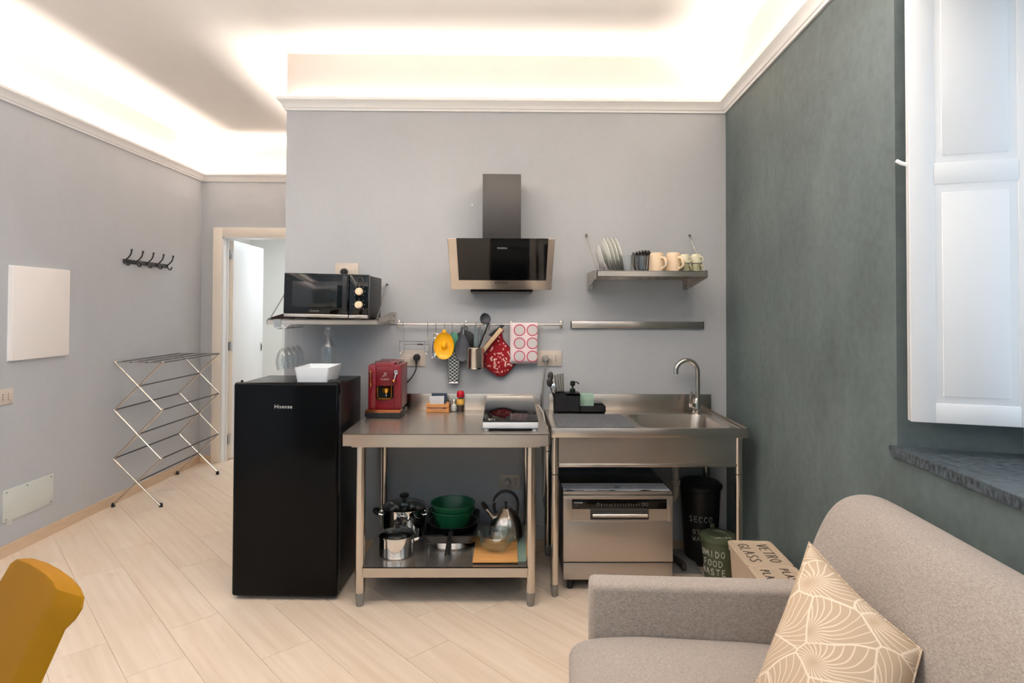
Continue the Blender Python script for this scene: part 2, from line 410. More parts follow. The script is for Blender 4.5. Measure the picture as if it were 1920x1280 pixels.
def fabric(name, c1, c2, sc=800):
    m = bpy.data.materials.new(name); m.use_nodes = True; nt = m.node_tree; N = nt.nodes; L = nt.links
    p = N['Principled BSDF']; p.inputs['Roughness'].default_value = 0.95; p.inputs['Specular IOR Level'].default_value = 0.15
    p.inputs['Sheen Weight'].default_value = 0.25; p.inputs['Sheen Roughness'].default_value = 0.5
    tc = N.new('ShaderNodeTexCoord'); hs = []
    for s in ((sc*0.16, sc, sc*0.5), (sc, sc*0.16, sc*0.16)):
        mp = N.new('ShaderNodeMapping'); mp.inputs['Scale'].default_value = s; nz = N.new('ShaderNodeTexNoise'); nz.inputs['Scale'].default_value = 1
        nz.inputs['Detail'].default_value = 2; L.new(tc.outputs['Object'], mp.inputs[0]); L.new(mp.outputs[0], nz.inputs['Vector']); hs.append(nz)
    ad = N.new('ShaderNodeMath'); ad.operation = 'ADD'; L.new(hs[0].outputs['Fac'], ad.inputs[0]); L.new(hs[1].outputs['Fac'], ad.inputs[1])
    rp = N.new('ShaderNodeValToRGB'); rp.color_ramp.elements[0].position = 0.75; rp.color_ramp.elements[1].position = 1.25
    mu = N.new('ShaderNodeMath'); mu.operation = 'MULTIPLY'; mu.inputs[1].default_value = 0.5; L.new(ad.outputs[0], mu.inputs[0])
    rp.color_ramp.elements[0].position = 0.38; rp.color_ramp.elements[1].position = 0.62
    rp.color_ramp.elements[0].color = (*lin(c1), 1); rp.color_ramp.elements[1].color = (*lin(c2), 1)
    L.new(mu.outputs[0], rp.inputs[0]); L.new(rp.outputs[0], p.inputs['Base Color'])
    bp = N.new('ShaderNodeBump'); bp.inputs['Strength'].default_value = 0.35; bp.inputs['Distance'].default_value = 0.001
    L.new(mu.outputs[0], bp.inputs['Height']); L.new(bp.outputs[0], p.inputs['Normal'])
    return m
M['sofa'] = fabric('taupe_woven_fabric', (136, 126, 119), (173, 161, 152))

def plank_mat():
    m = bpy.data.materials.new('bleached_oak_planks'); m.use_nodes = True; nt = m.node_tree; N = nt.nodes; L = nt.links
    p = N['Principled BSDF']; p.inputs['Roughness'].default_value = 0.42; p.inputs['Specular IOR Level'].default_value = 0.35
    tc = N.new('ShaderNodeTexCoord'); oi = N.new('ShaderNodeObjectInfo')
    off = N.new('ShaderNodeVectorMath'); off.operation = 'SCALE'; off.inputs[0].default_value = (37, 53, 11); L.new(oi.outputs['Random'], off.inputs['Scale'])
    av = N.new('ShaderNodeVectorMath'); av.operation = 'ADD'; L.new(tc.outputs['Object'], av.inputs[0]); L.new(off.outputs[0], av.inputs[1])
    def nz(scale, vec, detail=5, dist=0.0):
        mp = N.new('ShaderNodeMapping'); mp.inputs['Scale'].default_value = vec; n = N.new('ShaderNodeTexNoise')
        n.inputs['Scale'].default_value = scale; n.inputs['Detail'].default_value = detail; n.inputs['Distortion'].default_value = dist
        L.new(av.outputs[0], mp.inputs[0]); L.new(mp.outputs[0], n.inputs['Vector']); return n
    g1 = nz(1.0, (1.6, 34, 1)); g2 = nz(1.0, (1.1, 5.0, 1), 3, 1.2); kn = nz(1.0, (5.5, 11, 1), 2)
    r1 = N.new('ShaderNodeValToRGB'); r1.color_ramp.elements[0].position = 0.25; r1.color_ramp.elements[1].position = 0.8
    r1.color_ramp.elements[0].color = (*lin((221, 202, 182)), 1); r1.color_ramp.elements[1].color = (*lin((236, 220, 203)), 1)
    L.new(g1.outputs['Fac'], r1.inputs[0])
    r2 = N.new('ShaderNodeValToRGB'); r2.color_ramp.elements[0].position = 0.3; r2.color_ramp.elements[1].position = 0.75
    r2.color_ramp.elements[0].color = (0.93, 0.90, 0.86, 1); r2.color_ramp.elements[1].color = (1.0, 1.0, 1.0, 1); L.new(g2.outputs['Fac'], r2.inputs[0])
    r3 = N.new('ShaderNodeValToRGB'); r3.color_ramp.elements[0].position = 0.72; r3.color_ramp.elements[1].position = 0.84
    r3.color_ramp.elements[0].color = (1, 1, 1, 1); r3.color_ramp.elements[1].color = (0.80, 0.70, 0.60, 1); L.new(kn.outputs['Fac'], r3.inputs[0])
    m1 = N.new('ShaderNodeMix'); m1.data_type = 'RGBA'; m1.blend_type = 'MULTIPLY'; m1.inputs[0].default_value = 1
    m2 = N.new('ShaderNodeMix'); m2.data_type = 'RGBA'; m2.blend_type = 'MULTIPLY'; m2.inputs[0].default_value = 1
    L.new(r1.outputs[0], m1.inputs[6]); L.new(r2.outputs[0], m1.inputs[7]); L.new(m1.outputs[2], m2.inputs[6]); L.new(r3.outputs[0], m2.inputs[7])
    hv = N.new('ShaderNodeHueSaturation'); mr = N.new('ShaderNodeMapRange'); mr.inputs[3].default_value = 0.965; mr.inputs[4].default_value = 1.025
    L.new(oi.outputs['Random'], mr.inputs[0]); L.new(mr.outputs[0], hv.inputs['Value']); L.new(m2.outputs[2], hv.inputs['Color'])
    L.new(hv.outputs[0], p.inputs['Base Color'])
    bp = N.new('ShaderNodeBump'); bp.inputs['Strength'].default_value = 0.12; bp.inputs['Distance'].default_value = 0.002
    L.new(g1.outputs['Fac'], bp.inputs['Height']); L.new(bp.outputs[0], p.inputs['Normal'])
    return m
M['plank'] = plank_mat()

def mitt_mat():
    m = bpy.data.materials.new('red_cotton_with_cream_pattern'); m.use_nodes = True; nt = m.node_tree; N = nt.nodes; L = nt.links
    p = N['Principled BSDF']; p.inputs['Roughness'].default_value = 0.95
    tc = N.new('ShaderNodeTexCoord'); v = N.new('ShaderNodeTexVoronoi'); v.inputs['Scale'].default_value = 62
    n = N.new('ShaderNodeTexNoise'); n.inputs['Scale'].default_value = 120
    L.new(tc.outputs['Object'], v.inputs['Vector']); L.new(tc.outputs['Object'], n.inputs['Vector'])
    ad = N.new('ShaderNodeMath'); ad.operation = 'MULTIPLY_ADD'; ad.inputs[1].default_value = 0.7; L.new(n.outputs['Fac'], ad.inputs[0]); L.new(v.outputs['Distance'], ad.inputs[2])
    r = N.new('ShaderNodeValToRGB'); r.color_ramp.elements[0].position = 0.66; r.color_ramp.elements[1].position = 0.72
    r.color_ramp.elements[0].color = (*lin((232, 190, 178)), 1); r.color_ramp.elements[1].color = (*lin((150, 14, 28)), 1)
    L.new(ad.outputs[0], r.inputs[0]); L.new(r.outputs[0], p.inputs['Base Color'])
    return m
M['mitt'] = mitt_mat()

def leaf_mat():
    """cushion print: overlapping fans of cream veins on sand"""
    m = bpy.data.materials.new('sand_cotton_with_cream_leaf_veins'); m.use_nodes = True; nt = m.node_tree; N = nt.nodes; L = nt.links
    p = N['Principled BSDF']; p.inputs['Roughness'].default_value = 0.95; p.inputs['Specular IOR Level'].default_value = 0.1
    tc = N.new('ShaderNodeTexCoord'); mp = N.new('ShaderNodeMapping'); mp.inputs['Scale'].default_value = (1, 1, 0); L.new(tc.outputs['Object'], mp.inputs[0])
    wz = N.new('ShaderNodeTexNoise'); wz.inputs['Scale'].default_value = 4.5; L.new(mp.outputs[0], wz.inputs['Vector'])
    ws = N.new('ShaderNodeVectorMath'); ws.operation = 'MULTIPLY_ADD'; ws.inputs[1].default_value = (0.10, 0.10, 0)
    L.new(wz.outputs['Color'], ws.inputs[0]); L.new(mp.outputs[0], ws.inputs[2])
    SCL = 10.0
    v = N.new('ShaderNodeTexVoronoi'); v.inputs['Scale'].default_value = SCL; v.voronoi_dimensions = '2D'; L.new(ws.outputs[0], v.inputs['Vector'])
    e = N.new('ShaderNodeTexVoronoi'); e.inputs['Scale'].default_value = SCL; e.voronoi_dimensions = '2D'; e.feature = 'DISTANCE_TO_EDGE'; L.new(ws.outputs[0], e.inputs['Vector'])
    d = N.new('ShaderNodeVectorMath'); d.operation = 'SUBTRACT'; L.new(ws.outputs[0], d.inputs[0]); L.new(v.outputs['Position'], d.inputs[1])
    sh = N.new('ShaderNodeVectorMath'); sh.operation = 'ADD'; sh.inputs[1].default_value = (0.018, 0.045, 0); L.new(d.outputs[0], sh.inputs[0])
    sp = N.new('ShaderNodeSeparateXYZ'); L.new(sh.outputs[0], sp.inputs[0])
    at = N.new('ShaderNodeMath'); at.operation = 'ARCTAN2'; L.new(sp.outputs[0], at.inputs[0]); L.new(sp.outputs[1], at.inputs[1])
    cs = N.new('ShaderNodeSeparateColor'); L.new(v.outputs['Color'], cs.inputs[0])
    rot = N.new('ShaderNodeMath'); rot.operation = 'MULTIPLY_ADD'; rot.inputs[1].default_value = 6.0; L.new(cs.outputs[0], rot.inputs[0]); L.new(at.outputs[0], rot.inputs[2])
    ln = N.new('ShaderNodeVectorMath'); ln.operation = 'LENGTH'; L.new(sh.outputs[0], ln.inputs[0])
    cu = N.new('ShaderNodeMath'); cu.operation = 'MULTIPLY_ADD'; cu.inputs[1].default_value = 7.0; L.new(ln.outputs['Value'], cu.inputs[0]); L.new(rot.outputs[0], cu.inputs[2])
    fr = N.new('ShaderNodeMath'); fr.operation = 'MULTIPLY'; fr.inputs[1].default_value = 14.0; L.new(cu.outputs[0], fr.inputs[0])
    sn = N.new('ShaderNodeMath'); sn.operation = 'SINE'; L.new(fr.outputs[0], sn.inputs[0])
    ab = N.new('ShaderNodeMath'); ab.operation = 'ABSOLUTE'; L.new(sn.outputs[0], ab.inputs[0])
    ml = N.new('ShaderNodeMath'); ml.operation = 'MULTIPLY'; L.new(ab.outputs[0], ml.inputs[0]); L.new(ln.outputs['Value'], ml.inputs[1])
    cb = N.new('ShaderNodeMath'); cb.operation = 'SUBTRACT'; cb.inputs[0].default_value = 0.026; L.new(ln.outputs['Value'], cb.inputs[1]); cc = N.new('ShaderNodeMath'); cc.operation = 'MAXIMUM'; cc.inputs[1].default_value = 0; L.new(cb.outputs[0], cc.inputs[0])
    ma = N.new('ShaderNodeMath'); ma.operation = 'ADD'; L.new(ml.outputs[0], ma.inputs[0]); L.new(cc.outputs[0], ma.inputs[1])
    r1 = N.new('ShaderNodeValToRGB'); r1.color_ramp.elements[0].position = 0.012; r1.color_ramp.elements[1].position = 0.022
    r1.color_ramp.elements[0].color = (.8, .8, .8, 1); r1.color_ramp.elements[1].color = (0, 0, 0, 1); L.new(ma.outputs[0], r1.inputs[0])
    r2 = N.new('ShaderNodeValToRGB'); r2.color_ramp.elements[0].position = 0.012; r2.color_ramp.elements[1].position = 0.03
    r2.color_ramp.elements[0].color = (1, 1, 1, 1); r2.color_ramp.elements[1].color = (0, 0, 0, 1); L.new(e.outputs['Distance'], r2.inputs[0])
    mx = N.new('ShaderNodeMath'); mx.operation = 'MAXIMUM'; L.new(r1.outputs[0], mx.inputs[0]); L.new(r2.outputs[0], mx.inputs[1])
    mc = N.new('ShaderNodeMix'); mc.data_type = 'RGBA'; mc.inputs[6].default_value = (*lin((184, 162, 138)), 1); mc.inputs[7].default_value = (*lin((222, 206, 186)), 1)
    L.new(mx.outputs[0], mc.inputs[0]); L.new(mc.outputs[2], p.inputs['Base Color'])
    return m
M['leaf'] = leaf_mat()

def grater_mat():
    m = bpy.data.materials.new('perforated_grater_steel'); m.use_nodes = True; nt = m.node_tree; N = nt.nodes; L = nt.links
    p = N['Principled BSDF']; p.inputs['Metallic'].default_value = 0.8; p.inputs['Roughness'].default_value = 0.35
    tc = N.new('ShaderNodeTexCoord'); ck = N.new('ShaderNodeTexChecker'); mp = N.new('ShaderNodeMapping'); mp.inputs['Scale'].default_value = (80, 0, 100)
    L.new(tc.outputs['Object'], mp.inputs[0]); L.new(mp.outputs[0], ck.inputs['Vector']); ck.inputs['Scale'].default_value = 1
    ck.inputs[1].default_value = (*lin((215, 215, 210)), 1); ck.inputs[2].default_value = (*lin((58, 66, 68)), 1)
    L.new(ck.outputs['Color'], p.inputs['Base Color']); return m
M['grater'] = grater_mat()

M['lamp'] = mat('fill_lamp_diffuser', (240, 236, 228), 0.5, var=0.0)  # glowing plates of the added fill fixture
_p = M['lamp'].node_tree.nodes['Principled BSDF']; _p.inputs['Emission Color'].default_value = (1, .91, .82, 1); _p.inputs['Emission Strength'].default_value = 2.0
# ---------------------------------------------------------------- room shell
ZF = 2.66                                   # paint changes to white behind the cornice
CT = 2.985
def wall(name, plan, mat, z0=0.0, z1=ZF, frieze=True):
    o = struct(name, B().prism(plan, 'z', z0, z1), mat)
    if frieze: obj('frieze', B().prism(plan, 'z', z1, CT), M['frieze'], o)
    return o

fl = B(); fl.box(-3.6, 2.0, BACK-0.2, 8.4, -0.12, -0.004)
floor = struct('floor', fl, M['grout'])
struct('ceiling', B().box(-3.3, 2.0, BACK-0.2, FAR+0.3, CT, CT+0.12), M['white'])
wall('wall_left', [(xl(BACK-.2), BACK-.2), (xl(FAR+.12), FAR+.12), (xl(FAR)-.2, FAR+.12), (xl(BACK)-.2, BACK-.2)], M['wall'])
wall('wall_back', [(-3.2, BACK), (-3.2, BACK-.2), (1.5, BACK-.2), (1.5, BACK)], M['green'])
wall('wall_kitchen', [(XK, KW), (2.0, KW), (2.0, FAR+.12), (XK, FAR+.12)], M['wall'])
DL, DR, DT = -2.668, -1.868, 2.118           # door opening
wf = B(); wf.box(xl(FAR), DL, FAR, FAR+.12, 0, ZF); wf.box(DR, XK, FAR, FAR+.12, 0, ZF); wf.box(DL, DR, FAR, FAR+.12, DT, ZF)
wfar = struct('wall_far', wf, M['wall'])
obj('frieze', B().box(xl(FAR), XK, FAR, FAR+.12, ZF, CT), M['frieze'], wfar)
# right wall with the splayed window niche
J1, N1 = (xr(1.885), 1.885), (xr(.62), .62)
J2, N2 = (J1[0]+.385, J1[1]-.115), (N1[0]+.385, N1[1]+.115)
wr = B()
wr.prism([(xr(KW), KW), J1, J2, (J2[0]+.05, KW)], 'z', 0, ZF)
K1, K2 = (xr(-.50), -.50), (xr(-.50)+.385, -.60); P1, P2_ = (xr(-1.70), -1.70), (xr(-1.70)+.385, -1.60)  # opening for the added second window
wr.prism([N1, K1, K2, N2], 'z', 0, ZF); wr.prism([P1, (xr(BACK-.2), BACK-.2), (P2_[0]+.03, BACK-.2), P2_], 'z', 0, ZF)
wr.prism([K1, K2, P2_, P1], 'z', 0, .994); wr.prism([K1, K2, P2_, P1], 'z', 2.52, ZF)
wr.prism([J1, J2, N2, N1], 'z', 0, 0.994); wr.prism([J1, J2, N2, N1], 'z', 2.52, ZF)
wright = struct('wall_right', wr, M['green'])
obj('frieze', B().prism([(xr(KW), KW), (xr(BACK-.2), BACK-.2), (1.6, BACK-.2), (1.7, KW)], 'z', ZF, CT), M['frieze'], wright)
# room beyond the door
hy = FAR+.12
struct('wall_hall_back', B().box(-3.6, -1.0, 8.2, 8.35, 0, 2.75), M['hall'])
struct('wall_hall_left', B().box(-3.6, -3.45, hy, 8.2, 0, 2.75), M['hall'])
struct('wall_hall_right', B().box(-1.1, -0.95, hy, 8.2, 0, 2.75), M['hall'])
struct('ceiling_hall', B().box(-3.6, -0.95, hy, 8.35, 2.75, 2.85), M['hall'])
struct('wall_hall_front', B().box(-3.6, -3.07, hy-.12, hy, 0, 2.75), M['hall'])

# planks: bleached oak boards laid on the diagonal, each a piece of the floor
PD, PN = Vector((.6800, -.7332, 0)), Vector((.7332, .6800, 0)); PW, PL = .2185, 1.2
JOINT = {-1: -3.12, 0: -2.78, 1: -3.06, 2: -2.541, 3: -2.95, 4: -2.13, 5: -2.39}
def clip(poly, a, b, c):
    out = []
    for i in range(len(poly)):
        p, q = poly[i], poly[(i+1) % len(poly)]; dp, dq = a*p[0]+b*p[1]-c, a*q[0]+b*q[1]-c
        if dp >= 0: out.append(p)
        if dp*dq < 0: t = dp/(dp-dq); out.append((p[0]+(q[0]-p[0])*t, p[1]+(q[1]-p[1])*t))
    return out
REG = [[(1, -.0155, -2.869-.0155*FAR), (-1, .0622, -1.333+.0622*KW), (0, 1, BACK), (0, -1, -KW)],
       [(1, -.0155, -2.869-.0155*FAR), (-1, 0, -XK), (0, 1, KW), (0, -1, -(FAR+.12))],
       [(1, 0, -3.44), (-1, 0, 1.1), (0, 1, FAR+.12), (0, -1, -8.2)]]
ang = math.atan2(PD.y, PD.x)
for k in range(-18, 14):
    n0 = .553+PW*k; off = JOINT.get(k, random.uniform(0, PL))
    for j in range(-12, 12):
        t0 = off+PL*j; g = .0007
        rect = [(t0+g, n0+g), (t0+PL-g, n0+g), (t0+PL-g, n0+PW-g), (t0+g, n0+PW-g)]
        W = [tuple((PD*t+PN*n).xy) for t, n in rect]
        polys = []
        for reg in REG:
            q = W
            for h in reg:
                q = clip(q, *h)
                if not q: break
            if len(q) >= 3:
                ar = abs(sum(q[i][0]*q[(i+1) % len(q)][1]-q[(i+1) % len(q)][0]*q[i][1] for i in range(len(q))))/2
                if ar > .001: polys.append(q)
        if not polys: continue
        c = PD*(t0+PL/2)+PN*(n0+PW/2); b = B()
        for q in polys: b.prism(q, 'z', -.004, 0)
        b.xf(Matrix.Rotation(-ang, 4, 'Z') @ Matrix.Translation(-c))
        o = obj('plank', b, M['plank'], floor, local=True, smooth=0); o.location = c; o.rotation_euler = (0, 0, ang)

# cornice that hides the light strip, mitred round the room
def mitre(i, t):
    a, v, c = [Vector(LOOP[j % 6]) for j in (i-1, i, i+1)]
    d1, d2 = (v-a).normalized(), (c-v).normalized(); n1, n2 = Vector((d1.y, -d1.x)), Vector((d2.y, -d2.x))
    return v+(n1+n2)*t/(1+n1.dot(n2))
PROF = [(0, 2.640), (.010, 2.640), (.012, 2.652), (.018, 2.656), (.022, 2.670), (.034, 2.684), (.042, 2.692), (.047, 2.696), (.047, 2.712), (.041, 2.712), (.036, 2.690), (0, 2.676)]
for i in range(6):
    lo = [[(*mitre(j, t), z) for t, z in PROF] for j in (i, i+1)]
    struct('trim_%d' % (i+1), B().rings(lo), M['trim'])

# baseboards
def base(name, segs):
    b = B()
    for p, q in segs:
        p, q = Vector(p), Vector(q); d = (q-p).normalized(); n = Vector((d.y, -d.x)); w = n*.011
        b.prism([tuple(p), tuple(q), tuple(q+w), tuple(p+w)], 'z', 0, .068)
    struct(name, b, M['basewood'])
base('baseboard_left', [(LOOP[0], LOOP[1])])
base('baseboard_far', [((xl(FAR), FAR), (-2.758, FAR)), ((-1.778, FAR), (XK, FAR))])
base('baseboard_kitchen', [((XK, FAR), (XK, KW)), ((XK-.011, KW), (xr(KW), KW))])
base('baseboard_right', [((xr(KW), KW), (xr(BACK), BACK))])

# made-up fixture for the added fill lights, unseen above the frame
cl_ = thing('added_fill_lamp', (-.25, 1.90, 2.53), None, None); cl_['kind'] = 'structure'
obj('fill_lamp_frame', B().box(-1.57, 1.07, 1.74, 2.06, 2.532, 2.568, .004), M['lacquer'], cl_)
for z in (2.529, 2.5685): obj('diffuser', B().box(-1.55, 1.05, 1.76, 2.04, z, z+.003), M['lamp'], cl_)
for x in (-1.2, .7): obj('fill_lamp_rod', B().cyl((x, 1.90, 2.568), (x, 1.90, CT), .006, n=10), M['lacquer'], cl_)

# door in the far wall, standing open into the room beyond
d1 = thing('door_1', (DL, FAR, 0), None, None); d1['kind'] = 'structure'
fb = B()
for x0, x1 in ((-2.756, DL), (DR, -1.780)): fb.box(x0, x1, FAR-.014, FAR, 0, 2.206, .003)
fb.box(DL, DR, FAR-.014, FAR, DT, 2.206, .003)
obj('architrave', fb, M['cream'], d1)
lb = B(); lb.box(DL, DL+.012, FAR-.012, hy, 0, DT); lb.box(DR-.012, DR, FAR-.012, hy, 0, DT); lb.box(DL, DR, FAR-.012, hy, DT-.012, DT)
lb.box(DL+.012, DL+.024, FAR+.06, hy-.045, 0, DT-.012)
obj('door_lining', lb, M['lacquer'], d1)
lf = B(); lf.box(0, .80, -.04, 0, .008, 2.098, .002)
LM = Matrix.Translation((-2.618, hy-.005, 0)) @ Matrix.Rotation(math.radians(92.4), 4, 'Z')
leaf = obj('door_leaf', lf.xf(Matrix.Translation((0, .04, 0))).xf(LM), M['lacquer'], d1)
eg = B(); eg.box(-.0015, .0, .001, .039, .01, 2.096); obj('leaf_edge', eg.xf(LM), M['cream'], leaf)
kb = B(); kb.box(.735, .775, -.004, .001, .985, 1.075, .001)
obj('lock_plate', kb.xf(LM), M['steel_z'], leaf)
kb = B(); kb.box(.742, .768, -.0055, -.002, 1.0, 1.055); obj('pull_recess', kb.xf(LM), M['charcoal'], leaf)
for hz in (1.963, 1.083, .194):
    hb = B(); hb.cyl((-2.642, hy-.012, hz-.045), (-2.642, hy-.012, hz+.045), .009, n=12)
    hb.box(-2.656, -2.650, hy-.05, hy-.012, hz-.04, hz+.04); hb.box(-2.645, -2.62, hy-.014, hy-.008, hz-.04, hz+.04)
    obj('hinge', hb, M['chrome'], d1)

# windows in the niches (just outside the frame on the right, and an added one behind the camera for fill)
def window(name, fx, y0, y1):
    w = thing(name, (fx, (y0+y1)/2, 1.026), None, None); w['kind'] = 'structure'; fr = B(); ym = (y0+y1)/2
    for a, b_ in ((y0, y0+.06), (y1-.06, y1), (ym-.045, ym+.045)): fr.box(fx, fx+.06, a, b_, 1.026, 2.52, .004)
    fr.box(fx, fx+.06, y0, y1, 1.026, 1.09, .004); fr.box(fx, fx+.06, y0, y1, 2.46, 2.52, .004)
    obj('window_frame', fr, M['lacquer'], w)
    for a, b_ in ((y0+.05, ym-.04), (ym+.04, y1-.05)): obj('pane', B().box(fx+.027, fx+.031, a, b_, 1.08, 2.47), M['glass'], w)
    return w
w1 = window('window_1', J2[0]-.07, N2[1]-.02, J2[1]+.02)
window('added_window', K2[0]-.09, P2_[1]-.02, K2[1]+.02)
sl = B(); s0, s1 = 1.905, .60
sl.prism([(xr(s0)-.016, s0), (xr(s0)+.004, s0), (J1[0]+.001, J1[1]-.002), (J2[0]-.01, J2[1]-.002), (N2[0]-.01, N2[1]+.002), (N1[0]+.001, N1[1]+.002), (xr(s1)+.004, s1), (xr(s1)-.016, s1)], 'z', .9945, 1.026, .002, 1)
sill = obj('window_sill', sl, M['stone'], w1)
# ---------------------------------------------------------------- inside shutter on the right
def shutter(loc, label, sg):
    sh = thing('window_shutter', loc, label, 'shutter', 'inside shutters of the window', rotz=math.atan2(-.319*sg, .948))
    W_, H_, T_ = .335, 1.385, .036
    def bx(b, x0, x1, y0, y1, z0, z1, bev): return b.box(x0, x1, min(y0*sg, y1*sg), max(y0*sg, y1*sg), z0, z1, bev)
    f = B(); bx(f, 0, W_, .0022, T_, 0, H_, .002)
    for x0, x1 in ((0, .065), (.27, W_)): bx(f, x0, x1, 0, .02, 0, H_, .002)
    for z0, z1 in ((0, .058), (.706, .769), (1.33, H_)): bx(f, .060, .275, 0, .02, z0, z1, .002)
    obj('leaf', f, M['lacquer'], sh, local=True)
    for z0, z1 in ((.078, .681), (.791, 1.308)): obj('panel', bx(B(), .083, .249, -.0008, .012, z0, z1, .003), M['lacquer'], sh, local=True)
    lt = B(); lt.tube([(.004, .03*sg, .775), (-.012, .034*sg, .782), (-.024, .04*sg, .792)], .006, 8); obj('latch', lt, M['lacquer'], sh, local=True)
shutter((1.211, 1.800, 1.118), 'white panelled inside shutter folded open in the window niche', 1)
shutter((xr(.70)-.008, .700, 1.118), 'unseen white inside shutter added on the near side of the window, nearest the camera', -1)  # out-of-view leaf, added for its bright reflection in the steel

# ---------------------------------------------------------------- left wall fittings
def LWX(y, d): return xl(y)+d
p = B(); p.box(-.0005, .026, -.227, .227, 0, .556, .004)
o = thing('heating_panel', (xl(3.795), 3.795, 1.136), 'blank white rectangular panel hung on the grey left wall', 'panel', rotz=-.0155)
obj('panel_body', p, M['panelw'], o, local=True)
bk = B(); bk.box(0, .004, -.232, .232, -.004, .56); obj('back_frame', bk, M['lacquer'], o, local=True)

o = thing('coat_rack', (xl(4.88), 4.88, 1.80), 'black metal coat rail with five upturned hooks on the left wall', 'coat hooks', rotz=-.0155)
obj('rail', B().box(0, .010, -.29, .29, -.016, .016, .004), M['blackmetal'], o, local=True)
for k in range(5):
    y = -.278+k*.139; h = B()
    h.tube(smooth_path([(.010, y, -.012), (.014, y, .008), (.034, y, .026), (.052, y, .05), (.060, y, .082)]), .0055, 8)
    h.tube(smooth_path([(.012, y, -.006), (.024, y, -.026), (.040, y, -.03), (.047, y, -.016)]), .005, 8)
    h.ball((.060, y, .084), .008, 10); h.ball((.047, y, -.014), .007, 10)
    obj('hook', h, M['blackmetal'], o, local=True)

o = thing('access_cover', (xl(3.738), 3.738, .20), 'pale screwed cover plate low on the left wall', 'cover plate', rotz=-.0155)
obj('plate', B().box(0, .009, -.189, .189, 0, .187, .002), M['cover'], o, local=True)
for y, z in ((-.17, .015), (.17, .015), (-.17, .172), (.17, .172), (-.02, .172)): obj('screw', B().cyl((.009, y, z), (.0105, y, z), .005, n=10), M['grey_plastic'], o, local=True)
obj('tab', B().box(0, .006, -.16, -.12, -.022, 0, .001), M['cover'], o, local=True)

def outlet(name, loc, w, h, label, rotz=0, left_socket=True, holes=True, ribs=4):
    """Italian wall plate: plate local x along the wall, facing -y"""
    o = thing(name, loc, label, 'socket', rotz=rotz)
    obj('plate', B().box(-w/2, w/2, -.008, 0, -h/2, h/2, .0025), M['outlet'], o, local=True)
    for k in range(3):
        x = (-1+k)*w*.25
        obj('module', B().box(x-w*.115, x+w*.115, -.0095, -.006, -h*.28, h*.28, .0012), M['outlet'], o, local=True)
    if holes:
        b = B()
        for z in (-.014, 0, .014): b.cyl((w*.25, -.0102, z), (w*.25, -.009, z), .0032, n=10)
        obj('socket_holes', b, M['hole'], o, local=True)
    return o
o = outlet('wall_socket', (xl(3.53)+.0, 3.53, .930), .15, .09, 'ivory double wall socket at the left edge of the left wall', rotz=PI/2-.0155)
b = B()
for z in (-.014, 0, .014): b.cyl((0, -.0102, z), (0, -.009, z), .0034, n=10)
obj('socket_holes', b, M['hole'], o, local=True)

# ---------------------------------------------------------------- drying rack
RX0, RX1, RY0, RY1 = -2.848, -2.503, 4.462, 5.328
o = thing('drying_rack', (-2.675, 4.895, 0), 'folding chrome clothes drying rack standing along the left wall', 'drying rack')
LV = [.014, .350, .703, 1.050]
for y, s in ((RY0, -1), (RY1, 1)):
    for i in range(3):
        for a, c, dy in ((RX0, RX1, 0), (RX1, RX0, .010*s)):
            obj('strut', B().cyl((a, y+dy, LV[i]), (c, y+dy, LV[i+1]), .0065, n=10), M['steel_z'], o)
    for x in (RX0, RX1):
        obj('foot', B().lathe([(0, 0), (.013, 0), (.014, .01), (.009, .028), (0, .03)], (x, y, 0), 12), M['black'], o)
        for z in LV[1:]: obj('joint_cap', B().ball((x, y, z), .0095, 10), M['steel_z'], o)
    obj('end_bar', B().cyl((RX0, y, LV[3]), (RX1, y, LV[3]), .005, n=10), M['steel_z'], o)
for i in range(3):
    xm, zm = (RX0+RX1)/2, (LV[i]+LV[i+1])/2
    obj('rod', B().cyl((xm, RY0-.012, zm), (xm, RY1+.012, zm), .0055, n=10), M['rod'], o)
    if i: 
        for x in (RX0, RX1): obj('rod', B().cyl((x, RY0, LV[i]), (x, RY1, LV[i]), .0055, n=10), M['rod'], o)
for k in range(4):
    x = RX0+(RX1-RX0)*k/3; obj('rod', B().cyl((x, RY0-.005, LV[3]), (x, RY1+.005, LV[3]), .0055, n=10), M['rod'], o)

# ---------------------------------------------------------------- fridge
o = thing('fridge', (-1.094, 3.040, 0), 'black single-door undercounter fridge left of the steel table', 'fridge', rotz=-.030)
obj('body', B().box(-.262, .262, .058, .42, .02, 1.068, .006), M['fridge_side'], o, local=True)
dr = obj('door', B().box(-.265, .265, 0, .050, .016, 1.078, .016, 4), M['black_gloss'], o, local=True)
obj('door_gasket', B().box(-.255, .255, .050, .058, .03, 1.06), M['black'], o, local=True)
obj('door_grip', B().box(.258, .2665, .012, .040, .52, 1.02, .003), M['black'], dr, local=True)
obj('hinge_cover', B().box(.19, .262, .052, .105, 1.066, 1.084, .004), M['black'], o, local=True)
obj('hinge_pin', B().cyl((-.235, .03, 1.076), (-.235, .03, 1.086), .006, n=10), M['black'], o, local=True)
for x in (-.22, .22):
    for y in (.08, .38): obj('foot', B().cyl((x, y, 0), (x, y, .022), .018, n=14), M['black'], o, local=True)
lettering('brand_lettering', 'Hisense', .026, Matrix.Translation((-.012, -.0004, .958)) @ FRONT, M['silver_print'], dr, 1.1)

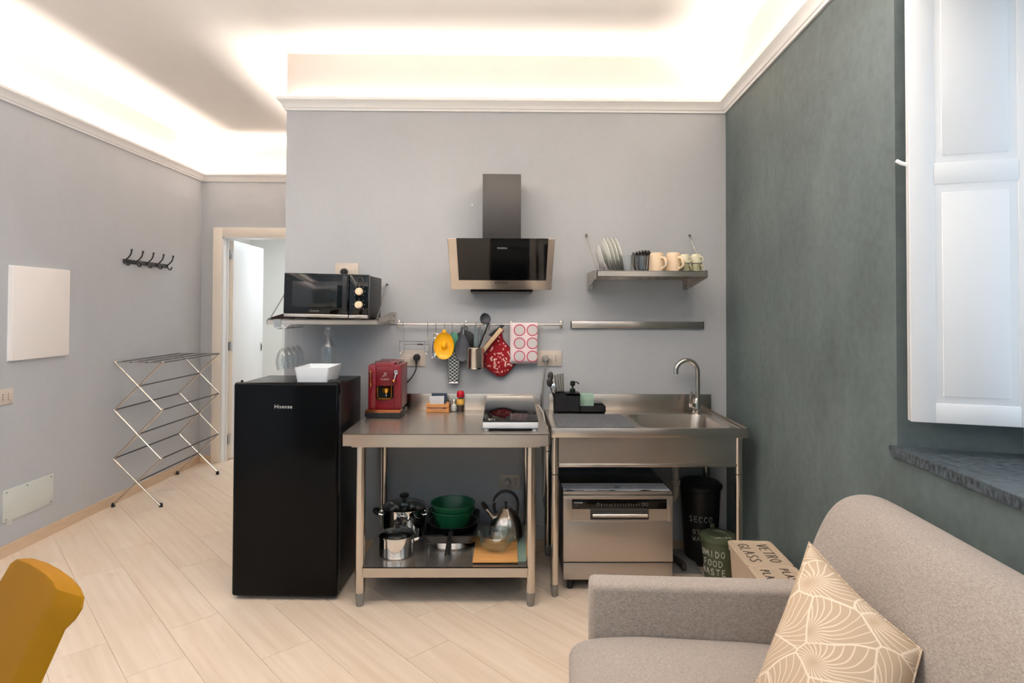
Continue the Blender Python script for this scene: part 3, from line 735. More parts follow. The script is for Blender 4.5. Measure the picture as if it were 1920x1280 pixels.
# white tray and swing-top bottle on the fridge
def tray(o, x0, x1, y0, y1, z0, z1, fl=.012, t=.006):
    def ring(d, z, r=.012): return [(px, py, z) for px, py in rrect(x0+d, x1-d, y0+d, y1-d, r, 3)]
    return B().rings([ring(fl, z0), ring(0, z1), ring(t, z1), ring(fl+t, z0+t)], caps=(True, True))
o = thing('white_tray', (-.985, 3.225, 1.0685), 'white open box tray on top of the black fridge', 'tray')
obj('tray_shell', tray(o, -1.075, -.898, 3.095, 3.345, 1.0686, 1.146), M['tray'], o)
o = thing('glass_bottle', (-.992, 3.402, 1.0685), 'clear swing-top glass bottle behind the white tray on the fridge', 'bottle')
obj('bottle_glass', B().lathe([(0, .002), (.040, 0), (.044, .006), (.044, .155), (.040, .175), (.024, .200), (.0145, .215), (.0135, .255), (.017, .258), (.017, .268), (.012, .268), (.011, .215), (.036, .172), (.041, .15), (.041, .008), (0, .006)], (0, 0, 0), 28), M['glass'], o, local=True)
obj('stopper', B().lathe([(0, .262), (.012, .262), (.014, .272), (.010, .278), (0, .279)], (0, 0, 0), 16), M['plate'], o, local=True)
b = B(); b.tube(smooth_path([(.015, 0, .272), (.027, 0, .262), (.030, 0, .240), (.019, 0, .228), (.015, 0, .236)]), .0016, 6); b.tube(smooth_path([(-.013, 0, .272), (-.019, 0, .255), (-.017, 0, .236)]), .0016, 6); b.torus((0, 0, .236), .0155, .0016)
obj('wire_clasp', b, M['steel_z'], o, local=True)

# ---------------------------------------------------------------- shelves
def chain(name, p, q, root, n=22, sag=.0):
    p, q = Vector(p), Vector(q); d = (q-p)/n
    b = B()
    for i in range(n):
        c = p+d*(i+.5); X = d.normalized(); Z = Vector((0, 1, 0)) if i % 2 else Vector((1, 0, 0)); Z = (Z-X*Z.dot(X)).normalized(); Y = Z.cross(X)
        b.tube([c+X*math.cos(2*PI*k/8)*d.length*.66+Y*math.sin(2*PI*k/8)*.0042 for k in range(8)], .0011, 4, closed=True)
    return obj(name, b, M['steel_z'], root)

def slotted_shelf(o, x0, x1, y0, y1, z1, t=.030):
    b = B(); b.box(x0, x1, y0, y0+.004, z1-t, z1, .001, 1); b.box(x0, x0+.003, y0, y1, z1-t, z1); b.box(x1-.003, x1, y0, y1, z1-t, z1); b.box(x0, x1, y1-.003, y1, z1-t, z1)
    n = 11; pitch = (x1-x0-.03)/n
    b.box(x0, x1, y0, y0+.03, z1-.003, z1); b.box(x0, x1, y1-.03, y1, z1-.003, z1)
    for i in range(n+1): b.box(x0+.006+i*pitch, x0+.006+i*pitch+pitch*.62, y0+.03, y1-.03, z1-.003, z1)
    b.box(x0, x1, (y0+y1)/2-.012, (y0+y1)/2+.012, z1-.003, z1)
    return obj('shelf_tray', b, M['steel'], o)

# microwave shelf
SZ = 1.388
o = thing('microwave_shelf', (-.985, 3.64, SZ), 'stainless wall shelf carrying the microwave', 'shelf')
slotted_shelf(o, -1.285, -.690, 3.272, 3.640, SZ, .026)
for x, in ((-1.290,), (-.688,)):
    b = B(); b.prism([(3.30, SZ-.006), (3.640, SZ-.030), (3.640, SZ+.036), (3.56, SZ+.034), (3.30, SZ+.006)], 'x', x, x+.003)
    b.box(min(x, x+.003)-.0, x+.034 if x > -1 else x+.003, 3.640, 3.648, SZ-.032, SZ+.038)
    br = obj('bracket', b, M['steel'], o)
    for z in (SZ+.018, SZ-.012): obj('screw', B().cyl((x+.018 if x > -1 else x+.0, 3.634, z), (x+.018 if x > -1 else x+.0, 3.640, z), .004, n=8), M['charcoal'], br)
for x, xe in ((-1.278, -1.290), (-.700, -.713)):
    obj('wall_eye', B().cyl((xe, 3.65, 1.592), (xe, 3.638, 1.592), .007, n=12), M['charcoal'], o)
    chain('chain', (x, 3.30, SZ+.002), (xe, 3.640, 1.590), o, 40)

# microwave
o = thing('microwave', (-.965, 3.42, SZ), 'black countertop microwave with two cream dials on the wall shelf', 'microwave')
o.rotation_euler = (0, math.radians(1.1), 0)
x0, x1, yf, z0, z1 = -.224, .228, -.170, .012, .247
obj('case', B().box(x0+.004, x1-.002, yf+.03, .17, z0, z1-.004, .004), M['black'], o, local=True)
dr = obj('door', B().box(x0, x0+.345, yf, yf+.030, z0+.018, z1, .004), M['blackglass'], o, local=True)
obj('door_window', B().box(x0+.045, x0+.285, yf-.001, yf+.002, z0+.055, z1-.045, .0008), M['tint'], dr, local=True)
obj('door_handle', B().box(x0+.315, x0+.340, yf-.016, yf+.002, z0+.03, z1-.012, .005), M['black'], dr, local=True)
lettering('brand_lettering', 'TOWER', .014, Matrix.Translation((x0+.165, yf-.0006, z0+.033)) @ FRONT, M['grey_print'], dr, 1.1)
cp = obj('control_panel', B().box(x0+.347, x1, yf+.001, yf+.030, z0+.018, z1, .004), M['blackglass'], o, local=True)
obj('emblem_ring', B().torus((x0+.405, yf, z1-.034), .017, .003, 24, 6, Matrix.Rotation(PI/2, 4, 'X')), M['charcoal'], cp, local=True)
for z in (.155, .084):
    kn = obj('dial', B().lathe([(0, .020), (.017, .020), (.0195, .016), (.021, 0), (0, 0)], (x0+.402, yf+.001, z), 28, Matrix.Rotation(PI/2, 4, 'X')), M['mug'], o, local=True)
    obj('dial_ridge', B().box(x0+.399, x0+.405, yf-.0225, yf-.017, z-.015, z+.015, .001), M['sage'], kn, local=True)
    b = B()
    for k in range(7):
        a = math.radians(-40+k*43); b.box(x0+.402+.030*math.cos(a)-.0018, x0+.402+.030*math.cos(a)+.0018, yf+.0004, yf+.001, z+.030*math.sin(a)-.0018, z+.030*math.sin(a)+.0018)
    obj('dial_marks', b, M['grey_print'], cp, local=True)
for a, c in ((x0+.002, x0+.345), (x0+.349, x1-.002)): obj('silver_strip', B().box(a, c, yf+.002, yf+.03, z0, z0+.017, .002), M['steel'], o, local=True)
b = B()
for k in range(6): b.box(x1-.003, x1-.0015, -.02+k*.012, -.014+k*.012, .19, .215)
obj('side_vents', b, M['charcoal'], o, local=True)
for x in (-.19, .19):
    for y in (-.12, .13): obj('foot', B().cyl((x, y, .0), (x, y, .013), .014, n=12), M['black'], o, local=True)

o = thing('dark_board', (-1.16, 3.60, SZ), 'dark board standing upright behind the microwave at its left side', 'board')
obj('board_slab', B().box(-1.302, -1.03, 3.598, 3.612, SZ, SZ+.195, .004), M['charcoal'], o)

o = outlet('wall_socket', (-.955, KW, 1.672), .138, .098, 'ivory wall socket above the microwave with a black plug', holes=False)
def plug(name, loc, m, label, cable, r=.0038, cm=None, size=1.0):
    o = thing(name, loc, label, 'plug')
    obj('plug_body', B().lathe([(0, .036), (.012, .036), (.019, .028), (.021, .012), (.0215, 0), (0, 0)], (0, 0, 0), 20, Matrix.Rotation(PI/2, 4, 'X') @ Matrix.Diagonal((size, size, size, 1))), m, o, local=True)
    obj('strain_relief', B().tube([(0, -.022*size, -.012*size), (0, -.024*size, -.040*size)], .009*size, 10, r2=.005*size), m, o, local=True)
    if cable: obj('cable', B().tube(smooth_path(cable, 8), r, 8), cm or m, o)
    return o
plug('power_plug', (-.967, KW-.0095, 1.668), M['black'], 'black plug in the socket above the microwave', [(-.967, 3.616, 1.63), (-.967, 3.61, 1.58), (-.96, 3.625, 1.50), (-.95, 3.625, 1.42)], cm=M['cord_k'])

# hanging wine glasses
o = thing('glass_rack', (-1.21, 3.43, SZ), 'white wire stemware rack clipped under the microwave shelf', 'rack')
b = B(); b.box(-1.243, -1.208, 3.268, 3.2725, SZ-.040, SZ+.004); b.box(-1.243, -1.208, 3.268, 3.30, SZ+.002, SZ+.004); obj('clip', b, M['steel_z'], o)
b = B(); zr = 1.338
for s in (-1, 1):
    b.tube([(-1.212+s*.012, 3.275, zr), (-1.212+s*.012, 3.60, zr)], .0022, 6)
    b.tube([(-1.212+s*.045, 3.275, zr+.022), (-1.212+s*.045, 3.60, zr+.022)], .0022, 6)
for y in (3.275, 3.60):
    b.tube(smooth_path([(-1.275, y, zr+.024), (-1.257, y, zr+.022), (-1.235, y, zr+.004), (-1.224, y, zr)]), .0022, 6)
    b.tube(smooth_path([(-1.149, y, zr+.024), (-1.167, y, zr+.022), (-1.189, y, zr+.004), (-1.200, y, zr)]), .0022, 6)
    b.tube([(-1.275, y, zr+.024), (-1.149, y, zr+.024)], .0022, 6)
obj('wire_frame', b, M['white_plastic'], o)
WG = [(0, .345), (.031, .345), (.032, .342), (.012, .338), (.0038, .330), (.0034, .245), (.006, .234), (.016, .222), (.029, .200), (.036, .168), (.0355, .140), (.029, .110), (.0278, .110), (.0343, .140), (.0348, .168), (.028, .199), (.015, .220), (0, .228)]
for k in range(4):
    nm = ['nearest of the four wine glasses hanging in the wire rack', 'second wine glass from the front, hanging in the wire rack', 'third wine glass from the front, hanging in the wire rack', 'rearmost wine glass hanging in the wire rack by the wall'][k]
    g = obj('wine_glass', B().lathe([(r, z-.345) for r, z in WG], (0, 0, 0), 26), M['glass'], local=True)
    g.location = (-1.212, 3.318+k*.078, 1.347); tag(g, nm, 'wine glass', 'wine glasses hanging under the microwave shelf')
# ---------------------------------------------------------------- dish shelf
DZ = 1.660
o = thing('dish_shelf', (.797, 3.64, DZ), 'stainless wall shelf right of the hood holding plates and cups', 'shelf')
slotted_shelf(o, .497, 1.097, 3.280, 3.640, DZ, .031)
for x in (.490, 1.0985):
    b = B(); b.prism([(3.29, DZ-.004), (3.29, DZ-.036), (3.635, DZ-.088), (3.640, DZ-.088), (3.640, DZ+.006), (3.30, DZ+.006)], 'x', x, x+.003)
    b.box(x, x+.032, 3.640, 3.648, DZ-.090, DZ+.008) if x < 1 else b.box(x-.030, x+.003, 3.640, 3.648, DZ-.090, DZ+.008)
    br = obj('bracket', b, M['steel'], o)
    for z in (DZ-.02, DZ-.07): obj('screw', B().cyl((x+(.018 if x < 1 else -.014), 3.634, z), (x+(.018 if x < 1 else -.014), 3.640, z), .004, n=8), M['charcoal'], br)
for x, xe in ((.500, .485), (1.094, 1.110)):
    obj('wall_eye', B().cyl((xe, 3.65, 1.896), (xe, 3.638, 1.896), .007, n=12), M['charcoal'], o)
    obj('eye_hook', B().torus((xe, 3.634, 1.886), .008, .0015, 14, 5, Matrix.Rotation(PI/2, 4, 'X')), M['steel_z'], o)
    chain('chain', (x, 3.31, DZ+.002), (xe, 3.636, 1.880), o, 44)

PLATE = [(0, .004), (.055, .004), (.066, .008), (.088, .019), (.0915, .0195), (.0915, .022), (.087, .022), (.064, .0115), (.053, .0075), (0, .0075)]
def plate(name, R, cx, cy, zb, tilt, m, label, cat, grp, yaw=0):
    prof = [(r*R/.0915, z*R/.0915) for r, z in PLATE]
    e = obj(name, B().lathe(prof, (0, 0, 0), 40), m, local=True)
    e.rotation_euler = Euler((0, math.radians(90-tilt), yaw), 'XYZ'); e.location = (cx, cy, zb)
    return tag(e, label, cat, grp)
ti = 15
for k in range(4):
    plate('dinner_plate', .098, (.552+k*.0215), 3.43, DZ+.0965, ti, M['plate'], ['leftmost of the four white dinner plates leaning in a row on the dish shelf', 'second from left of the white dinner plates leaning in a row', 'third from left of the white dinner plates leaning in a row', 'rightmost of the four white dinner plates, next to the clear tumblers'][k], 'plate', 'white dinner plates on the dish shelf')
plate('side_plate', .075, .516, 3.40, DZ+.0745, ti, M['plate'], 'small white side plate leaning left of the dinner plates', 'plate', None)
o = thing('plate_rack', (.60, 3.40, DZ), 'dark wire plate rack holding the leaning plates upright', 'rack')
b = B()
for y in (3.352, 3.500):
    b.tube([(.503, y, DZ+.004), (.655, y, DZ+.004)], .002, 6)
    for k in range(5): b.tube([((.564+k*.0215-.012), y, DZ+.004), (.564+k*.0215-.028, y, DZ+.064)], .0015, 6)
b.tube([(.503, 3.352, DZ+.004), (.503, 3.500, DZ+.004)], .002, 6); b.tube([(.655, 3.352, DZ+.004), (.655, 3.500, DZ+.004)], .002, 6)
obj('rack_wire', b, M['rod'], o)
TUM = [(0, 0), (.028, 0), (.031, .006), (.036, .050), (.0385, .088), (.0365, .088), (.034, .050), (.029, .010), (0, .008)]
for k, (x, y, l) in enumerate(((.672, 3.345, 'left of the two clear ribbed tumblers beside the white plates'), (.753, 3.345, 'right of the two clear ribbed tumblers, beside the left cream mug'))):
    g = obj('tumbler', B().lathe([(r, z) for r, z in TUM], (0, 0, 0), 16), M['glass'], local=True, smooth=15); g.location = (x, y, DZ); tag(g, l, 'glass', 'clear tumblers on the dish shelf')
for k in range(6):
    plate('dark_plate', .062+.002*min(k, 3), .742+k*.0175, 3.53, DZ+.0612+.002*min(k, 3), 12, M['darkplate'], ['leftmost', 'second from left', 'third from left', 'fourth from left', 'fifth from left', 'rightmost'][k]+' of the six smoky dark plates standing on edge behind the tumblers', 'plate', 'dark small plates behind the tumblers')

def cup(name, c, r, h, m, label, cat, grp, hand=20, tilt=(0, 0), taper=.84, hr=None):
    """cup standing upside down on its rim, handle towards the right"""
    e = thing(name, c, label, cat, grp, rotz=math.radians(hand)); hr = hr or h*.28
    obj('cup_body', B().lathe([(r*.97, 0), (r, 0), (r*1.0, h*.05), (r*taper*1.03, h*.80), (r*taper*.98, h*.93), (r*taper*.86, h*.99), (r*taper*.78, h), (r*taper*.70, h*.985), (0, h*.985), (0, h*.95), (r*taper*.92, h*.90), (r*.94, h*.05)], (0, 0, 0), 30, close=True), m, e, local=True)
    obj('handle', B().tube(smooth_path([(r*.90, 0, h*.22), (r*1.02, 0, h*.17), (r+hr*.9, 0, h*.27), (r+hr*1.0, 0, h*.5), (r+hr*.55, 0, h*.68), (r*.82, 0, h*.72)]), h*.075, 10), m, e, local=True)
    return e
cup('mug', (.850, 3.40, DZ), .046, .108, M['mug'], 'left of the two cream mugs standing upside down on the dish shelf', 'mug', 'cream mugs on the dish shelf', -62)
cup('mug', (.944, 3.40, DZ), .046, .110, M['mug'], 'right of the two cream mugs, beside the small espresso cups', 'mug', 'cream mugs on the dish shelf', -62)
for x, t in ((1.004, 'left stack of espresso cups, beside the cream mug'), (1.066, 'right stack of espresso cups at the shelf end')):
    cup('espresso_cup', (x, 3.38, DZ), .031, .049, M['sage2'], 'bottom olive grey cup of the '+t, 'cup', 'espresso cups on the dish shelf', -58)
    cup('espresso_cup', (x, 3.38, DZ+.0492), .030, .050, M['sage'], 'top pale cup of the '+t, 'cup', 'espresso cups on the dish shelf', -50)

o = thing('knife_bar', (.792, 3.64, 1.356), 'empty stainless magnetic knife bar under the dish shelf', 'knife rack')
obj('bar', B().box(.392, 1.192, 3.630, 3.646, 1.336, 1.377, .003), M['steel'], o)
for x in (.392, 1.188): obj('end_cap', B().box(x-.001, x+.005, 3.629, 3.650, 1.335, 1.378, .002), M['charcoal'], o)

# ---------------------------------------------------------------- hood
o = thing('cooker_hood', (-.024, 3.64, 1.55), 'inclined black glass and steel cooker hood with dark chimney', 'hood')
A, Z0, Bt, Z1 = 3.262, 1.829, 3.505, 1.558         # top edge and bottom edge of the slanted face
dv = Vector((0, Bt-A, Z1-Z0)); dv_n = dv.normalized(); nv = Vector((0, dv_n.z, -dv_n.y))   # outward normal (towards the room)
if nv.y > 0: nv = -nv
def slab(x0, x1, t0, t1, d0, d1, bev=0, xx=None):
    """piece of the slanted face: t along the slope 0..1, d depth behind the face"""
    P = lambda x, t, d: Vector((x, A+t*.01-d/nv.y, Z0-t*.1)) if t <= 0 else Vector((x, A, Z0))+dv*t-nv*d   # top end cut level
    return [P(x0, t1, d0), P(x1, t1, d0), P(x1, t1, d1), P(x0, t1, d1), P(x0, t0, d0), P(x1, t0, d0), P(x1, t0, d1), P(x0, t0, d1)]
obj('hood_body', B().hexa(slab(-.316, .265, 0, 1, .003, .030), .002, 1), M['steel'], o)
gl = obj('glass_panel', B().hexa(slab(-.268, .230, -.012, .80, -.001, .0335), .001, 1), M['blackglass'], o)
b = B(); b.prism([(3.330, 1.79), (3.646, 1.86), (3.646, 1.548), (3.545, 1.548)], 'x', -.205, .158); obj('fan_box', b, M['charcoal'], o)
obj('grease_filter', B().box(-.20, .153, 3.500, 3.640, 1.542, 1.549), M['charcoal'], o)
obj('chimney', B().box(-.1315, .0845, 3.400, 3.646, 1.80, 2.209, .002), M['charcoal'], o)
sl_ang = math.atan2(dv.y, -dv.z)
HM = lambda x, t, d=-.0014: Matrix.Translation(Vector((x, A, Z0))+dv*t-nv*d-o.location) @ Matrix(((1, 0, 0), (0, -dv_n.y, nv.y), (0, -dv_n.z, nv.z))).to_4x4()
lettering('brand_lettering', 'CIARRA', .0155, HM(-.020, .175), M['silver_print'], gl, 1.05)
b = B()
for k in range(5):
    q = Vector((-.058+k*.0165, A, Z0))+dv*.855; b.cyl(q+nv*.000, q+nv*.0012-nv*0.004, .004, n=10)
obj('buttons', b, M['black'], o)
obj('wall_screw', B().cyl((-.204, 3.65, 2.076), (-.204, 3.645, 2.076), .005, n=10), M['white_plastic'], thing('wall_anchor', (-.204, 3.65, 2.076), 'tiny white screw in the wall left of the hood chimney', 'screw'))

# ---------------------------------------------------------------- utensil rail
RY, RZ = 3.606, 1.357
o = thing('utensil_rail', (-.153, RY, RZ), 'thin steel utensil rail under the hood', 'rail')
obj('rail_bar', B().cyl((-.640, RY, RZ), (.334, RY, RZ), .0055, n=12), M['steel_z'], o)
for x in (-.640, .334):
    br = obj('end_bracket', B().box(x-.008, x+.008, 3.6435, 3.6495, RZ-.022, RZ+.022, .003), M['steel_z'], o)
    obj('bracket_arm', B().box(x-.004, x+.004, RY-.009, 3.645, RZ-.008, RZ+.008, .002), M['steel_z'], o)
for x in (-.235, .034): obj('mid_support', B().box(x-.006, x+.006, RY-.003, 3.6495, RZ-.008, RZ+.020, .002), M['steel_z'], o)

def s_hook(x, drop, label, z=RZ):
    y = RY
    pts = [(x, y+.0078*math.cos(a), z+.0078*math.sin(a)) for a in [math.radians(k) for k in range(-30, 200, 25)]]
    pts += [(x, y-.0085, z-.012), (x, y-.010, z-drop+.012)]
    pts += [(x, y-.020+.010*math.cos(a), z-drop+.006+.010*math.sin(a)) for a in [math.radians(k) for k in (0, -45, -90, -135, -180)]]
    h = thing('s_hook', (x, y, z), label, 'hook', 'steel hooks on the utensil rail')
    obj('hook_wire', B().tube(pts, .0018, 6), M['chrome'], h); return h
s_hook(-.413, .060, 'steel hook holding the chrome bottle opener on the utensil rail')
s_hook(-.362, .050, 'steel hook holding the yellow strainer')
s_hook(-.316, .052, 'steel hook holding the green-handled grater')
s_hook(-.243, .040, 'steel hook holding the slate grey spoon rest')

o = thing('roll_holder', (-.540, RY, 1.30), 'empty steel wire roll holder hanging at the left end of the rail', 'roll holder')
b = B()
for x, x2 in ((-.606, -.622), (-.462, -.474)):
    b.tube(smooth_path([(x, RY+.008, RZ-.004), (x, RY, RZ+.009), (x, RY-.009, RZ), (x, RY-.010, 1.30), (x, RY-.012, 1.252)]), .0022, 6)
    b.tube(smooth_path([(x2-.004, RY-.02, 1.256), (x2-.003, RY-.024, 1.205), (x2+.008, RY-.026, 1.182), (x2+.022, RY-.024, 1.200), (x2+.022, RY-.02, 1.245)]), .0022, 6)
obj('wire_frame', b, M['chrome'], o)
b = B(); b.tube([(-.628, RY-.020, 1.256), (-.448, RY-.020, 1.256)], .0024, 6); b.tube([(-.600, RY-.014, 1.238), (-.455, RY-.014, 1.238)], .0022, 6); obj('cross_bar', b, M['chrome'], o)
obj('grip', B().cyl((-.52, RY-.014, 1.238), (-.486, RY-.014, 1.238), .0045, n=10), M['charcoal'], o)

o = thing('bottle_opener', (-.425, 3.585, 1.25), 'chrome winged corkscrew hanging left of the yellow strainer', 'corkscrew')
b = B(); b.torus((-.412, 3.588, 1.288), .013, .0035, 18, 6, Matrix.Rotation(PI/2, 4, 'X')); b.cyl((-.412, 3.588, 1.275), (-.412, 3.588, 1.19), .006, n=12)
obj('shaft', b, M['chrome'], o); obj('bell', B().lathe([(0, .035), (.008, .034), (.013, .02), (.015, 0), (.012, 0)], (-.412, 3.588, 1.163), 16), M['chrome'], o)
for s in (-1, 1):
    a = B(); a.tube(smooth_path([(-.412+s*.006, 3.588, 1.262), (-.412+s*.018, 3.588, 1.24), (-.412+s*.021, 3.588, 1.20), (-.412+s*.020, 3.588, 1.165)]), .0045, 8); a.ball((-.412+s*.020, 3.588, 1.160), .008, 10); obj('wing', a, M['chrome'], o)

o = thing('yellow_strainer', (-.360, 3.575, 1.232), 'yellow plastic strainer dish hanging from the utensil rail', 'strainer')
RX = Matrix.Rotation(PI/2, 4, 'X')
b = B(); b.lathe([(0, .030), (.008, .028), (.018, .018), (.028, .010), (.050, .010), (.074, .020), (.079, .024), (.080, .021), (.074, .015), (.050, .005), (.028, .005), (0, .020)], (0, 0, 0), 36, RX, sx=1, sy=1)
b.xf(Matrix.Diagonal((.74, 1, 1, 1))); obj('dish', b, M['yellow'], o, local=True)
b = B(); b.box(-.010, .010, -.014, -.008, .070, .095, .003); obj('hang_tab', b, M['yellow'], o, local=True)
b = B()
for a in (-22, 0, 22, 44):
    c, s = math.cos(math.radians(a)), math.sin(math.radians(a)); b.tube([(.010*c, -.0235, .014*s), (.026*c, -.0155, .030*s)], .0016, 5)
obj('slots', b, M['spice'], o, local=True)

o = thing('grater', (-.308, 3.612, 1.15), 'flat steel grater with a teal green handle behind the yellow strainer', 'grater')
b = B(); pts = [(-.025, 0), (.025, 0), (.031, .035), (.030, .185), (-.030, .185), (-.031, .035)]
b.prism([(x-.308, z+1.010) for x, z in pts], 'y', 3.608, 3.612); obj('blade', b, M['grater'], o)
b = B()
for s in (-1, 1): b.tube([(-.308+s*.026, 3.610, 1.010), (-.308+s*.031, 3.610, 1.05), (-.308+s*.031, 3.610, 1.195)], .0035, 8)
b.tube([(-.334, 3.610, 1.010), (-.282, 3.610, 1.010)], .0035, 8); obj('rim', b, M['steel_z'], o)
obj('handle', B().prism([(-.338, 1.19), (-.278, 1.19), (-.276, 1.26), (-.288, 1.302), (-.308, 1.315), (-.328, 1.302), (-.340, 1.26)], 'y', 3.604, 3.616, .003), M['grn'], o)

o = thing('black_trivet', (-.241, 3.628, 1.26), 'round-topped black trivet hanging behind the slate grey spoon rest', 'trivet')
p = [(-.062, -.062), (.062, -.062), (.064, .0)]+[(.064*math.cos(math.radians(a)), .0+.062*math.sin(math.radians(a))) for a in range(15, 180, 15)]+[(-.064, 0)]
obj('pad', B().prism([(-.241+x, 1.258+z) for x, z in p], 'y', 3.622, 3.632, .003), M['bin_black'], o)
obj('hang_loop', B().torus((-.241, 3.627, 1.332), .012, .0025, 14, 6, RX), M['black'], o)

o = thing('spoon_rest', (-.256, 3.590, 1.22), 'teardrop slate grey silicone spoon rest hanging from the rail', 'spoon rest')
P = [(-.013, .135), (-.011, .105), (-.020, .078), (-.036, .045), (-.045, .008), (-.043, -.030), (-.030, -.062), (0, -.076), (.030, -.062), (.043, -.030), (.045, .008), (.036, .045), (.022, .078), (.012, .105), (.013, .135), (0, .142)]
def dome(scale, y, dz=0): return [(-.254+x*scale, y, 1.208+z*scale+dz) for x, z in P]
b = B(); b.rings([dome(1.0, 3.598), dome(1.0, 3.591), dome(.93, 3.586), dome(.82, 3.590), dome(.5, 3.594)]); obj('spoon_body', b, M['slate'], o)
obj('clip', B().tube([(-.246, 3.582, 1.345), (-.247, 3.580, 1.300), (-.249, 3.582, 1.296), (-.250, 3.586, 1.34)], .0035, 6), M['chrome'], o)

# utensil cup hanging from the rail with its tools
CX, CY = -.176, 3.555
o = thing('utensil_cup', (CX, CY, 1.098), 'brushed steel utensil cup hanging from the rail', 'cup')
obj('cup_wall', B().lathe([(0, 0), (.044, 0), (.049, .005), (.0505, .012), (.0505, .118), (.0525, .122), (.0505, .125), (.0475, .122), (.0475, .010), (0, .006)], (0, 0, 0), 36), M['steel_z'], o, local=True)
b = B(); b.box(-.012, .012, .048, .052, .06, .262); b.tube(arc((0, .050, .259), .010, 180, 0, 6, 'yz'), .004, 6); obj('hanger_strap', b, M['steel_z'], o, local=True)
def tool(name, label, cat): return thing(name, (CX, CY, 1.105), label, cat)
o = tool('ladle', 'black plastic ladle sticking up out of the utensil cup', 'ladle')
obj('handle', B().tube([(-.020, 0, .002), (.020, -.010, .120), (.078, -.020, .262)], .0055, 8), M['black'], o, local=True)
b = B(); b.lathe([(0, -.034), (.018, -.030), (.030, -.018), (.0345, 0), (.032, 0), (.027, -.016), (.016, -.027), (0, -.031)], (.060, -.022, .288), 24, Matrix.Rotation(math.radians(70), 4, 'X') @ Matrix.Rotation(math.radians(30), 4, 'Y')); obj('bowl', b, M['slate'], o, local=True)
o = tool('wooden_spatula', 'pale wooden spatula leaning right in the utensil cup', 'spatula')
b = B(); b.hexa([(-.012, .004, .004), (.004, .004, .004), (.004, .010, .004), (-.012, .010, .004), (.048, .004, .118), (.062, .004, .108), (.062, .010, .108), (.048, .010, .118)])
b.hexa([(.046, .003, .119), (.064, .003, .106), (.064, .010, .106), (.046, .010, .119), (.142, .003, .236), (.164, .003, .222), (.164, .009, .222), (.142, .009, .236)], .002); obj('blade', b, M['woodtool'], o, local=True)
o = tool('turner', 'black and steel turner leaning right behind the wooden spatula', 'spatula')
obj('shaft', B().tube([(-.010, .016, .004), (.045, .016, .11), (.085, .016, .185)], .005, 8), M['steel_z'], o, local=True)
b = B(); b.hexa([(.074, .012, .190), (.096, .012, .178), (.096, .018, .178), (.074, .018, .190), (.150, .012, .252), (.172, .012, .246), (.172, .018, .246), (.150, .018, .252)], .002); obj('turner_blade', b, M['black'], o, local=True)
o = tool('steel_tongs', 'steel tongs standing upright at the back of the utensil cup', 'tongs')
b = B(); b.box(.002, .014, .026, .029, .004, .235, .001, 1); b.box(.020, .030, .026, .029, .004, .232, .001, 1); b.tube(arc((.016, .0275, .232), .009, 0, 180, 6), .004, 6); obj('tong_arms', b, M['steel_z'], o, local=True)
o = tool('slotted_spoon', 'steel slotted spoon crossing behind the ladle in the utensil cup', 'spoon')
b = B(); b.tube([(-.012, .010, .004), (.028, .012, .125), (.062, .012, .225)], .006, 8, flat=.5); b.ball((.070, .012, .246), .022, 14, (.75, .22, 1.2)); obj('spoon_steel', b, M['chrome'], o, local=True)

o = thing('pot_holder', (-.030, 3.622, 1.18), 'red quilted pot holder with a cream pattern beside the utensil cup', 'pot holder')
P = [(-.040, 1.300), (-.128, 1.178), (-.127, 1.108), (-.088, 1.074), (-.042, 1.048), (-.008, 1.050), (.022, 1.075), (.062, 1.122), (.066, 1.180), (.038, 1.208), (.006, 1.240), (-.014, 1.268), (-.020, 1.300), (-.030, 1.306)]
cx0, cz0 = -.030, 1.165
def mk(sc, y): return [(cx0+(x-cx0)*sc, y, cz0+(z-cz0)*sc) for x, z in P]
obj('binding', B().rings([mk(1, 3.632), mk(1.02, 3.624), mk(1.0, 3.616), mk(.88, 3.614)]), M['mittedge'], o)
obj('quilted_pad', B().rings([mk(.91, 3.618), mk(.90, 3.611), mk(.80, 3.607), mk(.4, 3.606)]), M['mitt'], o)
obj('hang_loop', B().torus((-.026, 3.618, 1.320), .013, .003, 14, 6, RX), M['mittedge'], o)
s_hook(-.026, .024, 'steel hook holding the red pot holder')

o = thing('tea_towel', (.108, RY, 1.25), 'white tea towel with rose rings folded over the rail', 'towel')
TX0, TX1 = .027, .190
def sheet(x0, x1, prof, th=.0025, nx=8, wav=.002):
    b = B(); V = []
    for i in range(nx+1):
        u = i/nx; V.append([(x0+(x1-x0)*u+(dx*(1-2*u)), y+wav*math.sin(u*7+z*16), z) for y, z, dx in prof])
    n = len(prof); A_ = [[b.bm.verts.new(p) for p in r] for r in V]; B_ = [[b.bm.verts.new((p[0], p[1]+th*(1 if j > n*0.55 else -1), p[2])) for j, p in enumerate(r)] for r in V]
    for i in range(nx):
        for j in range(n-1):
            b._face([A_[i][j], A_[i+1][j], A_[i+1][j+1], A_[i][j+1]])
    b.bm.normal_update(); return b
front = [(3.5945, 1.132+.0265*k, .002*(7-k)/7) for k in range(9)]
top = [(3.596, 1.358, 0), (3.600, 1.3645, 0), (3.606, 1.3665, 0), (3.612, 1.3645, 0), (3.616, 1.358, 0)]
back = [(3.6165, 1.34-.030*k, 0) for k in range(8)]
b = sheet(TX0, TX1, front+top+back); tw = obj('towel_cloth', b, M['cloth'], o, smooth=60)
sd = tw.modifiers.new('thickness', 'SOLIDIFY'); sd.thickness = .003; sd.offset = 0
b = sheet(TX0+.008, TX1-.002, [(3.603, 1.124+.04*k, 0) for k in range(6)]); tw2 = obj('inner_fold', b, M['cloth'], o, smooth=60)
